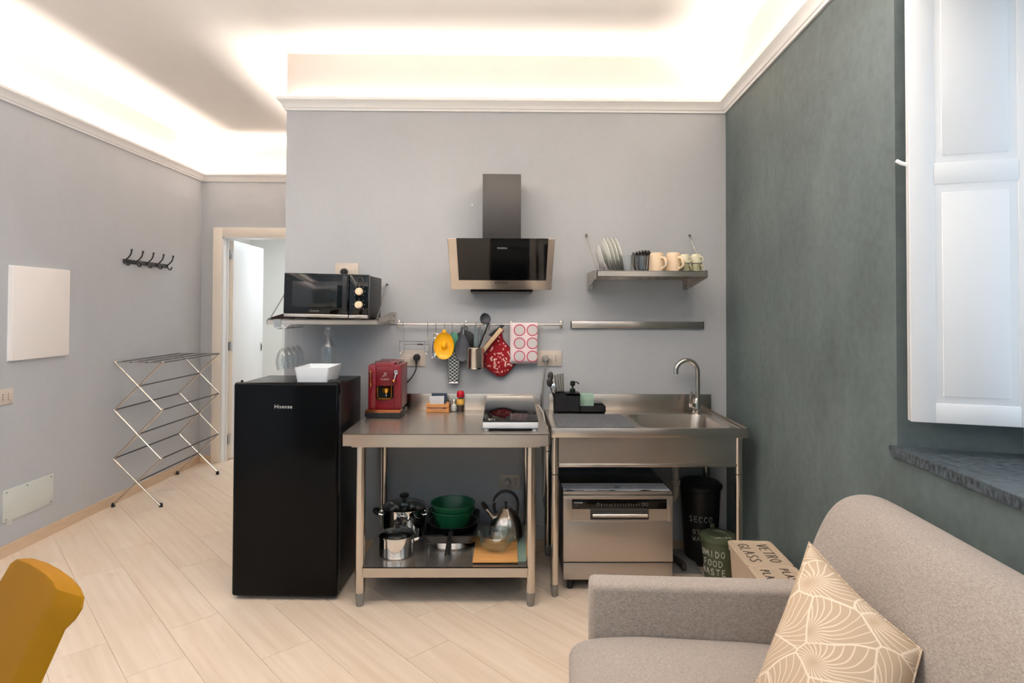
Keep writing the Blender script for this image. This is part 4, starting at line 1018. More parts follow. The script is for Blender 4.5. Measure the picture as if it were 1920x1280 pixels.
sd = tw2.modifiers.new('thickness', 'SOLIDIFY'); sd.thickness = .003; sd.offset = 0
for r in range(3):
    for c in range(2):
        x, z = .083+c*.077, 1.324-r*.0775; b = B(); b2 = B()
        def tp(R, a): return (min(x+R*math.cos(a), TX1-.001), 3.5945+.002*math.sin((x+R*math.cos(a)-TX0)/(TX1-TX0)*7+(z+R*math.sin(a))*16)-.0021, z+R*math.sin(a))
        n = 28
        for k in range(n):
            a0, a1 = 2*PI*k/n, 2*PI*(k+1)/n; b.quad(tp(.0345, a1), tp(.0345, a0), tp(.0288, a0), tp(.0288, a1))
            b2.quad(tp(.0272, a1), tp(.0272, a0), tp(.0001, a0), tp(.0001, a1))
        obj('printed_ring', b, M['pink'], tw); obj('printed_dot', b2, M['pinkdot'], tw)

# sockets on the splash wall
outlet('wall_socket', (-.553, KW, 1.151), .148, .094, 'ivory wall socket behind the coffee machine with a black plug', holes=False)
plug('power_plug', (-.530, KW-.0095, 1.158), M['black'], 'black plug in the socket behind the coffee machine', [(-.530, 3.615, 1.118), (-.532, 3.608, 1.085), (-.552, 3.600, 1.045), (-.590, 3.590, 1.005), (-.640, 3.585, .985)], cm=M['cord_k'])
outlet('wall_socket', (.265, KW, 1.153), .146, .094, 'ivory wall socket right of the tea towel with a grey plug')
plug('power_plug', (.240, KW-.0095, 1.153), M['cord_g'], 'grey plug and cable in the socket right of the tea towel', [(.238, 3.615, 1.115), (.232, 3.625, 1.06), (.222, 3.632, .96), (.221, 3.642, .80), (.224, 3.642, .55), (.232, 3.640, .30), (.250, 3.630, .25)], r=.0055, cm=M['cord_g'])
outlet('wall_socket', (.030, KW, .416), .130, .086, 'ivory wall socket low on the wall under the steel table')
plug('power_plug', (.012, KW-.0095, .420), M['cord_w'], 'white plug and cable in the low socket under the steel table', [(.012, 3.612, .375), (.020, 3.605, .335), (.052, 3.600, .280), (.105, 3.600, .235), (.190, 3.600, .185), (.255, 3.590, .170), (.290, 3.585, .170)], r=.004, cm=M['cord_w'])
# ---------------------------------------------------------------- steel work table
TZ = .847
o = thing('work_table', (-.285, 3.28, 0), 'stainless steel work table with lower shelf between fridge and sink', 'table')
b = B(); b.box(-.783, .212, 2.930, 3.632, TZ-.004, TZ); b.box(-.783, .212, 2.930, 2.933, .788, TZ-.001); b.box(-.783, -.780, 2.930, 3.630, .788, TZ-.001); b.box(.209, .212, 2.930, 3.630, .788, TZ-.001)
b.box(-.775, .204, 2.936, 3.62, .800, TZ-.004); obj('table_top', b, M['steel'], o)
b = B(); b.box(-.783, .212, 3.618, 3.634, TZ, .944, .002); obj('splashback', b, M['steel'], o)
b = B(); b.box(-.745, .172, 2.958, 3.60, .776, .788); obj('under_frame', b, M['steel'], o)
for x in (-.706, .128):
    for y in (2.992, 3.575):
        r = .0235 if y < 3.2 else .021
        lg = obj('leg', B().cyl((x, y, .066), (x, y, .780), r, n=24), M['steel_z'], o)
        obj('foot', B().lathe([(0, 0), (.017, 0), (.0185, .006), (.022, .050), (.0235, .068), (0, .070)], (x, y, 0), 20), M['grey_plastic'], lg)
b = B(); b.box(-.690, .112, 2.972, 3.590, .188, .192); b.box(-.690, .112, 2.972, 2.975, .143, .192); b.box(-.690, .112, 3.587, 3.590, .143, .192); b.box(-.712, -.69, 3.01, 3.56, .143, .192); b.box(.112, .134, 3.01, 3.56, .143, .192)
b.box(-.68, .10, 2.99, 3.57, .170, .188); obj('lower_shelf', b, M['steel'], o)

# coffee machine
o = thing('coffee_machine', (-.666, 3.46, TZ), 'dark red coffee pod machine at the left end of the steel table', 'coffee machine')
X0, X1, Y0, Y1 = -.758, -.576, 3.362, 3.575
bo = B(); bo.box(X0, X0+.042, Y0, Y1, .893, 1.138, .006); bo.box(X1-.042, X1, Y0, Y1, .893, 1.138, .006); bo.box(X0+.03, X1-.03, Y0+.07, Y1, .893, 1.150, .004)
bo.box(X0+.038, X1-.038, Y0+.006, Y0+.075, 1.022, 1.150, .006); bo.box(X0+.038, X1-.038, Y0+.006, Y0+.075, .893, .950, .003)
bd = obj('housing', bo, M['red'], o)
fp = obj('front_panel', B().box(X0+.044, X1-.044, Y0+.002, Y0+.010, 1.022, 1.125, .003), M['red2'], o)
obj('brew_cavity', B().box(X0+.04, X1-.04, Y0+.055, Y0+.068, .948, 1.024), M['black'], o)
fr = B(); xa, xb = -.707, -.627
fr.box(xa, xa+.005, Y0-.002, Y0+.02, .948, 1.022); fr.box(xb-.005, xb, Y0-.002, Y0+.02, .948, 1.022); fr.box(xa, xb, Y0-.002, Y0+.03, .948, .956)
obj('window_trim', fr, M['chrome'], o)
gh = B(); gh.lathe([(0, 0), (.006, 0), (.007, .010), (.022, .012), (.024, .02), (.024, .036), (.014, .040), (.009, .050), (0, .052)], (-.664, Y0+.032, .972), 22); obj('brew_head', gh, M['brass'], o)
obj('spout', B().cyl((-.664, Y0+.032, .960), (-.664, Y0+.032, .975), .005, .003, n=10), M['chrome'], o)
b = B(); b.cyl((-.742, Y0-.010, 1.035), (-.742, Y0-.010, 1.092), .0055, n=14); obj('gauge_tube', b, M['copper'], o)
for z in (1.028, 1.098): obj('gauge_cap', B().lathe([(0, -.010), (.008, -.008), (.010, 0), (.008, .008), (0, .010)], (-.742, Y0-.010, z), 16), M['copper'], o)
lv = obj('lever', B().tube([(-.604, Y0-.006, 1.090), (-.611, Y0-.012, 1.060)], .0038, 8), M['chrome'], o)
obj('lever_knob', B().ball((-.614, Y0-.014, 1.050), .0115, 16), M['copper'], lv)
obj('lever_pivot', B().box(-.613, -.593, Y0-.010, Y0+.004, 1.088, 1.108, .003), M['chrome'], lv)
b = B(); z = 1.153
for x in (X0+.032, X1-.020): b.tube([(x, Y0+.018, 1.136), (x, Y0+.018, z)], .0018, 6); b.tube([(x, Y1-.015, 1.136), (x, Y1-.015, z)], .0018, 6)
b.tube([(X0+.032, Y0+.018, z), (X1-.020, Y0+.018, z), (X1-.020, Y1-.015, z), (X0+.032, Y1-.015, z)], .0018, 6, closed=True); obj('cup_rail', b, M['chrome'], o)
obj('base', B().box(X0-.012, X1+.002, Y0-.028, Y1, .855, .880, .004), M['black'], o)
obj('base_skirt', B().box(X0-.004, X1-.004, Y0-.018, Y1-.006, TZ, .858), M['black'], o)
dt = obj('drip_tray', B().box(X0-.010, X1, Y0-.026, Y0+.06, .878, .894, .003), M['copper'], o)
lettering('brand_lettering', 'FABER', .0135, Matrix.Translation(Vector((-.6665, Y0+.0016, 1.058))-o.location) @ FRONT, M['silver_print'], fp, 1.35)
b = B(); q = lambda u, v: (-.6665+u, Y0+.0014, 1.082+v)
b.tube([q(-.014, -.010), q(-.004, -.002), q(.004, .008), q(.012, .010)], .0011, 5); b.tube([q(-.002, .006), q(.006, .002), q(.010, -.007)], .0010, 5); b.tube([q(-.006, .008), q(.002, .012), q(.008, .011)], .0010, 5); b.tube([q(-.009, -.004), q(-.004, -.007), q(.001, -.004)], .0009, 5)
obj('crest', b, M['silver_print'], fp)

# little crate, shakers
o = thing('wooden_crate', (-.393, 3.565, TZ), 'tiny wooden slatted crate holding paper packets on the steel table', 'crate')
for z in (TZ+.001, TZ+.029):
    obj('slat', B().box(-.460, -.327, 3.530, 3.535, z, z+.020, .001, 1), M['wood'], o); obj('slat', B().box(-.460, -.327, 3.592, 3.597, z, z+.020, .001, 1), M['wood'], o)
    for x in (-.458, -.334): obj('slat', B().box(x, x+.005, 3.535, 3.592, z, z+.020, .001, 1), M['wood'], o)
for x in (-.451, -.346):
    for y in (3.536, 3.581): obj('corner_post', B().box(x, x+.010, y, y+.010, TZ+.001, TZ+.056, .001, 1), M['wood'], o)
obj('floor_board', B().box(-.455, -.332, 3.535, 3.592, TZ+.0005, TZ+.005), M['wood'], o)
t = obj('paper_packet', B().hexa([(-.438, 3.552, TZ+.006), (-.360, 3.552, TZ+.006), (-.360, 3.562, TZ+.006), (-.438, 3.562, TZ+.006), (-.444, 3.546, TZ+.092), (-.356, 3.548, TZ+.094), (-.356, 3.554, TZ+.094), (-.444, 3.552, TZ+.092)], .002), M['paperw']); tag(t, 'white printed packet standing at the front of the wooden crate', 'packet')
t = obj('paper_packet', B().hexa([(-.428, 3.568, TZ+.006), (-.345, 3.568, TZ+.006), (-.345, 3.580, TZ+.006), (-.428, 3.580, TZ+.006), (-.432, 3.564, TZ+.108), (-.340, 3.564, TZ+.106), (-.340, 3.572, TZ+.106), (-.432, 3.572, TZ+.108)], .002), M['navy']); tag(t, 'navy blue packet standing behind the white packet in the crate', 'packet')
o = thing('salt_shaker', (-.301, 3.566, TZ), 'round glass shaker of white salt beside the wooden crate', 'shaker')
obj('salt_fill', B().lathe([(0, .004), (.018, .004), (.0205, .018), (.019, .030), (.012, .043), (0, .045)], (0, 0, 0), 22), M['salt'], o, local=True)
obj('shaker_glass', B().lathe([(0, 0), (.020, 0), (.0225, .018), (.021, .031), (.013, .046), (.010, .052), (.009, .052), (.012, .045), (.0195, .031), (.0215, .018), (.019, .002), (0, .002)], (0, 0, 0), 24), M['glass'], o, local=True)
obj('shaker_cap', B().lathe([(.0105, .050), (.0115, .052), (.0105, .066), (.006, .072), (0, .073)], (0, 0, 0), 18), M['chrome'], o, local=True)
o = thing('spice_grinder', (-.263, 3.575, TZ), 'spice grinder with a shiny red cap beside the salt shaker', 'grinder')
obj('jar', B().lathe([(0, 0), (.020, 0), (.0215, .006), (.0215, .060), (.018, .072), (.017, .084), (0, .085)], (0, 0, 0), 22), M['glass'], o, local=True)
obj('peppercorns', B().lathe([(0, .003), (.0195, .004), (.0195, .050), (0, .052)], (0, 0, 0), 20), M['peppercorn'], o, local=True)
obj('label_band', B().lathe([(.0219, .040), (.0222, .040), (.0222, .062), (.0195, .074), (.019, .074), (.0217, .062)], (0, 0, 0), 22, close=True), M['spice'], o, local=True)
obj('cap', B().lathe([(0, .084), (.020, .084), (.0225, .088), (.022, .108), (.017, .120), (0, .123)], (0, 0, 0), 22), M['redcap'], o, local=True)

# portable hob, tilted slightly up to the back
o = thing('induction_hob', (.026, 3.29, TZ), 'portable black glass hob with white casing on the steel table', 'hob')
x0, x1 = -.111, .164
b = B(); b.hexa([(x0, 3.000, .858), (x1, 3.000, .858), (x1, 3.570, .868), (x0, 3.570, .868), (x0, 3.000, .892), (x1, 3.000, .892), (x1, 3.575, .932), (x0, 3.575, .932)], .006, 3); obj('casing', b, M['white_plastic'], o)
b = B(); b.hexa([(x0, 2.998, .8925), (x1, 2.998, .8925), (x1, 3.578, .9325), (x0, 3.578, .9325), (x0, 2.998, .8985), (x1, 2.998, .8985), (x1, 3.578, .9395), (x0, 3.578, .9395)], .0025, 2); obj('cooktop', b, M['blackglass'], o)
for x in (x0+.018, x1-.018):
    for y in (3.018, 3.55): obj('foot', B().lathe([(0, 0), (.012, 0), (.014, .014), (0, .014)], (x, y, TZ), 14), M['white_plastic'], o)
obj('vent_strip', B().box(x0+.035, x1-.035, 3.004, 3.01, .855, .859), M['charcoal'], o)
obj('cable', B().tube(smooth_path([(.155, 3.45, .895), (.185, 3.42, .905), (.205, 3.36, .885), (.214, 3.33, .850), (.2215, 3.32, .78), (.2215, 3.36, .60), (.222, 3.45, .42), (.226, 3.55, .36)], 8), .004, 8), M['cord_w'], o)

# ---------------------------------------------------------------- things on the lower shelf
SH = .192
def pot(name, c, r, h, label, side):
    o = thing(name, c, label, 'pot')
    obj('pot_body', B().lathe([(0, 0), (r*.90, 0), (r*.98, .006), (r, .016), (r, h-.003), (r+.004, h), (r+.004, h+.002), (r-.002, h+.002), (r-.004, h-.006), (r-.004, .012), (0, .008)], (0, 0, 0), 40), M['chrome'], o, local=True)
    lid = obj('lid', B().lathe([(r+.001, h+.002), (r+.002, h+.006), (r*.8, h+.020), (r*.45, h+.032), (.018, h+.036), (0, h+.036), (0, h+.033), (r*.45, h+.029), (r*.8, h+.017), (r-.004, h+.004)], (0, 0, 0), 40), M['lid'], o, local=True)
    obj('lid_rim', B().torus((0, 0, h+.004), r+.001, .0025, 40, 6), M['chrome'], lid, local=True)
    obj('lid_knob', B().lathe([(0, h+.035), (.012, h+.035), (.012, h+.046), (.024, h+.054), (.027, h+.064), (.020, h+.070), (0, h+.071)], (0, 0, 0), 22), M['black'], lid, local=True)
    return o
o = pot('stock_pot', (-.556, 3.375, SH), .118, .165, 'large steel stock pot with glass lid and two black handles', 2)
for s, a in ((1, 12), (-1, 12)):
    ca, sa = math.cos(math.radians(a)), math.sin(math.radians(a)); d = Vector((ca*s, -.15, 0)).normalized(); t = Vector((-d.y, d.x, 0)); c0 = d*.116
    b = B(); b.tube([c0+t*-.03+Vector((0, 0, .135)), c0+d*.028+t*-.028+Vector((0, 0, .142))], .004, 8); b.tube([c0+t*.03+Vector((0, 0, .135)), c0+d*.028+t*.028+Vector((0, 0, .142))], .004, 8); obj('handle_bracket', b, M['chrome'], o, local=True)
    b = B(); b.tube(smooth_path([c0+d*.022+t*-.034+Vector((0, 0, .142)), c0+d*.040+t*-.022+Vector((0, 0, .150)), c0+d*.044+Vector((0, 0, .152)), c0+d*.040+t*.022+Vector((0, 0, .150)), c0+d*.022+t*.034+Vector((0, 0, .142))]), .0105, 10); obj('handle', b, M['black'], o, local=True)
o = pot('saucepan', (-.552, 3.135, SH), .090, .100, 'small steel saucepan with glass lid and long black handle', 1)
obj('handle', B().tube([(.105, .012, .074), (.150, .030, .078), (.235, .062, .070)], .011, 10, flat=.6), M['black'], o, local=True)
obj('handle_ferrule', B().tube([(.086, .006, .070), (.110, .014, .075)], .010, 10), M['chrome'], o, local=True)

o = thing('roasting_tin', (-.283, 3.33, SH), 'black rectangular baking tray lying under the frying pan', 'baking tray')
tz = SH+.052
# the tray rests on a steel pan
b = B(); Rg = lambda d, z: [(x, y, z) for x, y in rrect(-.425+d, -.143-d, 3.115+d, 3.545-d, .03, 4)]
b.rings([Rg(.022, tz), Rg(.004, tz+.042), Rg(0, tz+.044), Rg(.004, tz+.046), Rg(.026, tz+.004)]); obj('tin', b, M['black'], o)
o = thing('steel_pan', (-.285, 3.30, SH), 'shallow steel pan on the lower shelf under the black baking tray', 'pan')
obj('pan_body', B().lathe([(0, 0), (.125, 0), (.134, .010), (.138, .050), (.134, .050), (.130, .012), (0, .006)], (0, 0, 0), 40), M['chrome'], o, local=True)
o = thing('frying_pan', (-.281, 3.33, SH+.058), 'black frying pan under the green bowls, handle pointing forward', 'frying pan')
obj('pan_body', B().lathe([(0, 0), (.095, 0), (.108, .008), (.134, .044), (.136, .046), (.132, .047), (.104, .013), (0, .005)], (0, 0, 0), 44), M['black'], o, local=True)
obj('pan_rim', B().torus((0, 0, .0465), .1345, .0016, 44, 6), M['chrome'], o, local=True)
obj('handle', B().tube(smooth_path([(0, -.118, .030), (0, -.160, .030), (-.003, -.235, .004), (-.006, -.300, -.026)]), .013, 12, flat=.6), M['black'], o, local=True)
GB = [(0, 0), (.082, 0), (.088, .006), (.100, .060), (.118, .108), (.122, .110), (.121, .113), (.114, .112), (.096, .061), (.084, .009), (0, .006)]
for k, z in enumerate((0, .026)):
    g = obj('green_bowl', B().lathe([(r*(1-.0*k), zz*(.93 if k == 0 else 1)) for r, zz in GB], (0, 0, 0), 44), M['bowlgreen'], local=True); g.location = (-.285, 3.335, SH+.064+z)
    tag(g, ['lower dark green plastic bowl sitting in the frying pan', 'upper dark green plastic bowl nested in the lower one'][k], 'bowl', 'nested green bowls')

# kettle
o = thing('kettle', (.006, 3.335, SH+.0165), 'whistling steel kettle with black arched handle on the lower shelf', 'kettle')
obj('kettle_body', B().lathe([(0, 0), (.088, 0), (.094, .006), (.095, .020), (.090, .055), (.078, .095), (.058, .128), (.036, .146), (.034, .150), (0, .152)], (0, 0, 0), 40), M['steel_z'], o, local=True)
ld = obj('lid', B().lathe([(.036, .148), (.030, .156), (.012, .161), (0, .162)], (0, 0, 0), 28), M['steel_z'], o, local=True)
obj('lid_knob', B().lathe([(0, .160), (.005, .160), (.007, .178), (.009, .186), (0, .188)], (0, 0, 0), 16), M['black'], ld, local=True)
obj('handle', B().tube(smooth_path([(-.054, 0, .118), (-.064, 0, .160), (-.060, 0, .205), (-.032, 0, .236), (.004, 0, .244), (.040, 0, .230), (.062, 0, .195), (.064, 0, .155), (.058, 0, .118)]), .0085, 12), M['black'], o, local=True)
obj('spout', B().tube([(-.062, -.01, .095), (-.092, -.016, .138), (-.110, -.020, .162)], .014, 14, r2=.0105), M['chrome'], o, local=True)
b = B(); b.tube([(-.106, -.019, .157), (-.121, -.022, .178)], .0135, 14); b.ball((-.124, -.022, .184), .012, 12); obj('whistle', b, M['black'], o, local=True)
obj('lever_wire', B().tube(smooth_path([(-.118, -.022, .186), (-.085, -.016, .182), (-.060, -.008, .190), (-.048, -.004, .218)]), .0014, 6), M['cord_w'], o, local=True)
# boards
o = thing('glass_board', (.035, 3.30, SH), 'mint glass cutting board lying under the kettle', 'board')
obj('board_slab', B().box(-.115, .112, 3.035, 3.535, SH, SH+.0065, .002), M['greenglass'], o)
o = thing('wooden_board', (-.044, 3.17, SH+.0065), 'light wooden cutting board lying at the front of the lower shelf', 'board')
obj('board_slab', B().box(-.158, .066, 3.006, 3.335, SH+.0066, SH+.0165, .003), M['woodboard'], o)
o = thing('glass_bowl', (-.044, 3.150, SH+.0166), 'clear glass mixing bowl standing on the wooden board', 'bowl')
obj('bowl_wall', B().lathe([(0, 0), (.040, 0), (.055, .006), (.078, .030), (.092, .062), (.0985, .082), (.101, .084), (.099, .087), (.094, .085), (.088, .063), (.075, .034), (.053, .011), (0, .005)], (0, 0, 0), 40), M['bowlglass'], o, local=True)
# ---------------------------------------------------------------- sink unit
KZ = .848
o = thing('sink_unit', (.73, 3.34, 0), 'freestanding stainless sink unit with drainer on the left', 'sink')
SX0, SX1, SY0, SY1 = .232, 1.224, 3.050, 3.632
bx0, bx1, by0, by1 = .706, 1.135, 3.095, 3.502
# deck with a rounded basin opening
n = 6; inner = rrect(bx0, bx1, by0, by1, .06, n)
def outer_pt(i):
    k = i//(n+1); j = i % (n+1); cx = (SX1, SX0, SX0, SX1)[k]; cy = (SY1, SY1, SY0, SY0)[k]
    # split each corner run along its two deck edges
    x, y = inner[i]
    if (k in (0, 2)): return (cx, y) if j < n/2 else (cx, cy) if j == n//2 else (x, cy)
    return (x, cy) if j < n/2 else (cx, cy) if j == n//2 else (cx, y)
b = B(); out = [outer_pt(i) for i in range(len(inner))]
L3 = lambda pts, z: [(x, y, z) for x, y in pts]
def rr(d, z, r): return L3(rrect(bx0+d, bx1-d, by0+d, by1-d, r, n), z)
b.rings([L3(out, .805), L3(out, KZ), rr(-.012, KZ, .07), rr(0, KZ-.004, .06), rr(.008, KZ-.05, .06), rr(.014, .705, .06), rr(.03, .688, .05), rr(.15, .684, .03)], caps=(False, True))
obj('sink_top', b, M['steel'], o)
b = B()
b.box(SX0, SX0+.006, SY0, SY1, KZ, KZ+.006, .002); b.box(SX1-.008, SX1-.002, SY0+.01, SY1, KZ, KZ+.008, .002)
b.box(SX0, SX1, SY0-.001, SY0+.010, KZ-.043, KZ+.004, .003); b.box(SX1-.04, SX1-.034, SY0+.01, SY1-.06, KZ-.001, KZ+.004, .0015)
obj('raised_rim', b, M['steel'], o)
b = B(); b.box(.262, 1.232, 3.622, 3.638, KZ-.01, .943, .002); obj('splashback', b, M['steel'], o)
b = B(); b.box(.272, 1.174, 3.078, 3.082, .664, .812); b.box(.272, 1.174, 3.072, 3.10, .652, .668, .003); b.box(.272, .276, 3.08, 3.60, .652, .81); b.box(1.170, 1.174, 3.08, 3.60, .652, .81)
obj('apron', b, M['steel'], o)
for x in (.253, 1.190):
    for y in (3.088, 3.590):
        lg = obj('leg', B().cyl((x, y, .060), (x, y, .806), .0195, n=22), M['steel_z'], o)
        obj('leg_collar', B().cyl((x, y, .612), (x, y, .617), .0205, n=22), M['charcoal'], lg)
        obj('foot', B().lathe([(0, 0), (.014, 0), (.016, .006), (.0195, .044), (.0205, .062), (0, .064)], (x, y, 0), 20), M['grey_plastic'], lg)
b = B(); b.lathe([(0, .0), (.038, 0), (.040, .003), (0, .003)], (.92, 3.30, .6845), 24); obj('drain', b, M['chrome'], o)
b = B(); b.tube([(.955, 3.40, .684), (.955, 3.40, .47)], .020, 16); b.tube(smooth_path([(.955, 3.40, .47), (.955, 3.42, .40), (.945, 3.50, .36), (.94, 3.62, .35)]), .020, 16); ob = obj('waste_pipe', b, M['pvc'], o)
b = B(); b.cyl((.955, 3.40, .605), (.955, 3.40, .640), .027, n=16); b.cyl((.955, 3.40, .47), (.955, 3.40, .50), .026, n=16); obj('pipe_nut', b, M['pvc'], ob)

# tap
o = thing('kitchen_tap', (1.118, 3.535, KZ), 'swan-neck brushed steel kitchen tap at the back of the basin', 'tap')
obj('tap_base', B().lathe([(0, 0), (.027, 0), (.027, .006), (.021, .012), (.021, .075), (.016, .085), (0, .086)], (0, 0, 0), 24), M['steel_z'], o, local=True)
pts = [(.004, 0, .08), (.005, 0, .16), (.005, 0, .235)]+[(-.060+.065*math.cos(math.radians(a)), -.010*(a/180), .240+.065*math.sin(math.radians(a))) for a in range(12, 172, 13)]+[(-.124, -.010, .226)]
obj('swan_neck', B().tube(pts, .0135, 16), M['steel_z'], o, local=True)
lv = obj('lever_body', B().cyl((-.020, -.008, .045), (-.040, -.014, .050), .017, n=18), M['steel_z'], o, local=True)
obj('lever', B().tube([(-.036, -.013, .052), (-.040, -.016, .085), (-.038, -.018, .126)], .0085, 12, r2=.0065), M['steel_z'], lv, local=True)

# drainer mat
o = thing('drainer_mat', (.462, 3.265, KZ), 'grey ribbed draining mat left of the sink basin', 'mat')
obj('mat_sheet', B().prism(rrect(.268, .660, 3.072, 3.458, .018, 4), 'z', KZ+.0005, KZ+.004), M['mat_grey'], o)
b = B()
for k in range(24): b.box(.278+k*.016, .278+k*.016+.006, 3.082, 3.448, KZ+.0035, KZ+.0065)
obj('ribs', b, M['mat_grey'], o)['kind'] = 'stuff'

# black caddy with cutlery, soap and sponge
o = thing('sink_caddy', (.434, 3.55, KZ), 'black two-level caddy at the back of the drainer', 'caddy')
cz = KZ+.0075
b = B(); t = .003
def openbox(b, x0, x1, y0, y1, z0, z1):
    b.box(x0, x1, y0, y0+t, z0, z1); b.box(x0, x1, y1-t, y1, z0, z1); b.box(x0, x0+t, y0, y1, z0, z1); b.box(x1-t, x1, y0, y1, z0, z1); b.box(x0, x1, y0, y1, z0, z0+t)
openbox(b, .284, .432, 3.506, 3.600, cz, .962); b.box(.352, .355, 3.506, 3.60, cz, .960); b.box(.355, .432, 3.506, 3.60, .950, .962); obj('tall_bin', b, M['black'], o)
b = B(); openbox(b, .432, .580, 3.500, 3.606, cz-.0, .892); obj('low_tray', b, M['black'], o)
b = B()
for x in (.294, .565): b.box(x, x+.012, 3.51, 3.60, KZ+.0, cz)
obj('feet', b, M['black'], o)
o = thing('soap_pump', (.394, 3.552, .962), 'dark green soap pump standing in the black caddy', 'soap dispenser')
obj('bottle_neck', B().lathe([(0, 0), (.017, 0), (.017, .018), (.011, .024), (0, .025)], (0, 0, 0), 20), M['soap'], o, local=True)
b = B(); b.cyl((0, 0, .024), (0, 0, .040), .006, n=12); b.lathe([(0, .040), (.013, .040), (.015, .046), (.014, .066), (0, .070)], (0, 0, 0), 18); b.tube(smooth_path([(.008, 0, .060), (.026, -.004, .060), (.036, -.006, .050)]), .004, 8); obj('pump_head', b, M['soap'], o, local=True)
t_ = obj('sponge', B().box(.436, .520, 3.560, 3.584, cz+.0035, .955, .006, 2), M['sponge']); tag(t_, 'mint green sponge standing upright in the low tray of the caddy', 'sponge')
def cutlery(name, p, q, label, m, w=.006, head=None):
    o = thing(name, p, label, 'cutlery', 'cutlery in the black caddy')
    b = B(); P, Q = Vector(p), Vector(q); b.tube([P, P*.5+Q*.5, Q], w*.55, 8, r2=w*.8, flat=.4); obj('stem', b, m, o)
    if head == 'spoon': obj('bowl', B().ball(Q+(Q-P).normalized()*.022, .021, 16, (.82, .35, 1.35)), m, o)
    return o
for k, (xb, xt, zt) in enumerate(((.316, .288, 1.066), (.326, .303, 1.070), (.336, .318, 1.072), (.345, .333, 1.074))):
    cutlery('knife', (xb, 3.545+.004*k, cz+.005), (xt, 3.53+.004*k, zt), ['leftmost of the four slim steel knives in the black caddy', 'second steel knife from the left in the black caddy', 'third steel knife from the left in the black caddy', 'rightmost steel knife, next to the soap pump'][k], M['steel_z'], .007)
cutlery('serving_spoon', (.306, 3.54, cz+.005), (.262, 3.515, 1.006), 'dark serving spoon leaning out of the left end of the caddy', M['charcoal'], .007, 'spoon')
cutlery('serving_spoon', (.312, 3.56, cz+.005), (.270, 3.555, 1.035), 'dark spoon leaning behind the front serving spoon', M['charcoal'], .007, 'spoon')
cutlery('teaspoon', (.300, 3.522, cz+.005), (.284, 3.510, .972), 'small bright teaspoon low at the left of the caddy', M['chrome'], .005, 'spoon')

# ---------------------------------------------------------------- dishwasher
o = thing('dishwasher', (.585, 3.36, 0), 'silver tabletop dishwasher standing under the sink', 'dishwasher')
x0, x1, yf = .300, .866, 3.130
obj('case', B().box(x0+.004, x1-.004, yf+.035, 3.600, .055, .498, .004), M['black'], o)
obj('top_panel', B().box(x0, x1, yf+.012, 3.600, .498, .510, .003), M['black_gloss'], o)
obj('top_edge', B().box(x0, x1, yf+.010, yf+.02, .492, .510, .003), M['dwsteel'], o)
b = B(); b.box(x0, x1, yf, yf+.035, .152, .362, .004); b.box(x0, x1, yf, yf+.035, .472, .490, .003); b.box(x0, x0+.046, yf, yf+.035, .36, .475, .003); b.box(x1-.031, x1, yf, yf+.035, .36, .475, .003)
dr = obj('door', b, M['dwsteel'], o)
obj('recess_panel', B().box(x0+.046, x1-.031, yf+.004, yf+.03, .364, .422), M['dwsteel'], dr)
obj('control_glass', B().box(x0+.047, x1-.032, yf+.001, yf+.03, .422, .470, .001), M['blackglass'], dr)
obj('handle_pocket', B().box(.440, .742, yf+.0035, yf+.006, .368, .420), M['charcoal'], dr)
b = B(); b.tube([(.450, yf-.004, .392), (.732, yf-.004, .392)], .013, 14, flat=.8); obj('handle_bar', b, M['steel_z'], dr)
b = B(); b.box(.446, .452, yf-.006, yf+.006, .380, .404); b.box(.730, .736, yf-.006, yf+.006, .380, .404); obj('handle_end', b, M['charcoal'], dr)
b = B(); b.box(x0+.044, x1-.029, yf-.0012, yf+.004, .3615, .3640); b.box(x1-.031, x1-.0295, yf-.0012, yf+.004, .3615, .4215); obj('recess_trim', b, M['steel_z'], dr)
obj('kick_plate', B().box(x0+.002, x1-.002, yf+.004, yf+.03, .060, .146, .002), M['dwsteel'], o)
for x in (x0+.04, x1-.04):
    for y in (3.18, 3.56): obj('foot', B().cyl((x, y, 0), (x, y, .057), .016, n=14), M['black'], o)
W0 = o.location
def dwt(name, s, size, x, z, m, par, sp=1.0): lettering(name, s, size, Matrix.Translation(Vector((x, yf+.0004, z))-W0) @ FRONT, m, par, sp)
dwt('brand_lettering', 'COMFEE', .013, .588, .340, M['dark_print'], dr, 1.1)
dwt('panel_lettering', 'Inventor', .0125, .380, .455, M['silver_print'], dr); dwt('panel_lettering', 'A++', .007, .370, .441, M['grey_print'], dr)
b = B(); z = .446
for k in range(15):
    x = .498+k*.0138; h = .006 if k % 5 else .009; b.box(x-.001, x+.001, yf+.0004, yf+.0012, z-h, z+h*.6)
for x in (.480, .712, .730): b.torus((x, yf+.0008, z), .007, .0009, 16, 5, RX)
obj('panel_marks', b, M['grey_print'], dr)
o = thing('paper_leaflet', (.58, 3.21, .511), 'sheet of printed paper lying on top of the dishwasher', 'paper')
b = B(); nx = 24; V = []
for i in range(nx+1):
    u = i/nx; x = .303+.555*u; w = .0025*math.sin(u*19)+.0015*math.sin(u*43); V.append([b.bm.verts.new(p) for p in ((x, 3.146+w*2.2, .5108+abs(w)), (x, 3.20, .5112), (x, 3.285, .5110))])
for i in range(nx):
    for j in range(2): b._face([V[i][j], V[i+1][j], V[i+1][j+1], V[i][j+1]])
lp = obj('sheet', b, M['paperw'], o)
b = B()
for r in (.010, .016): b.torus((.590, 3.205, .5124), r, .001, 20, 5)
for k in range(5): b.box(.560+k*.012, .568+k*.012, 3.235, 3.2375, .5118, .5124)
obj('printed_mark', b, M['grey_print'], lp)

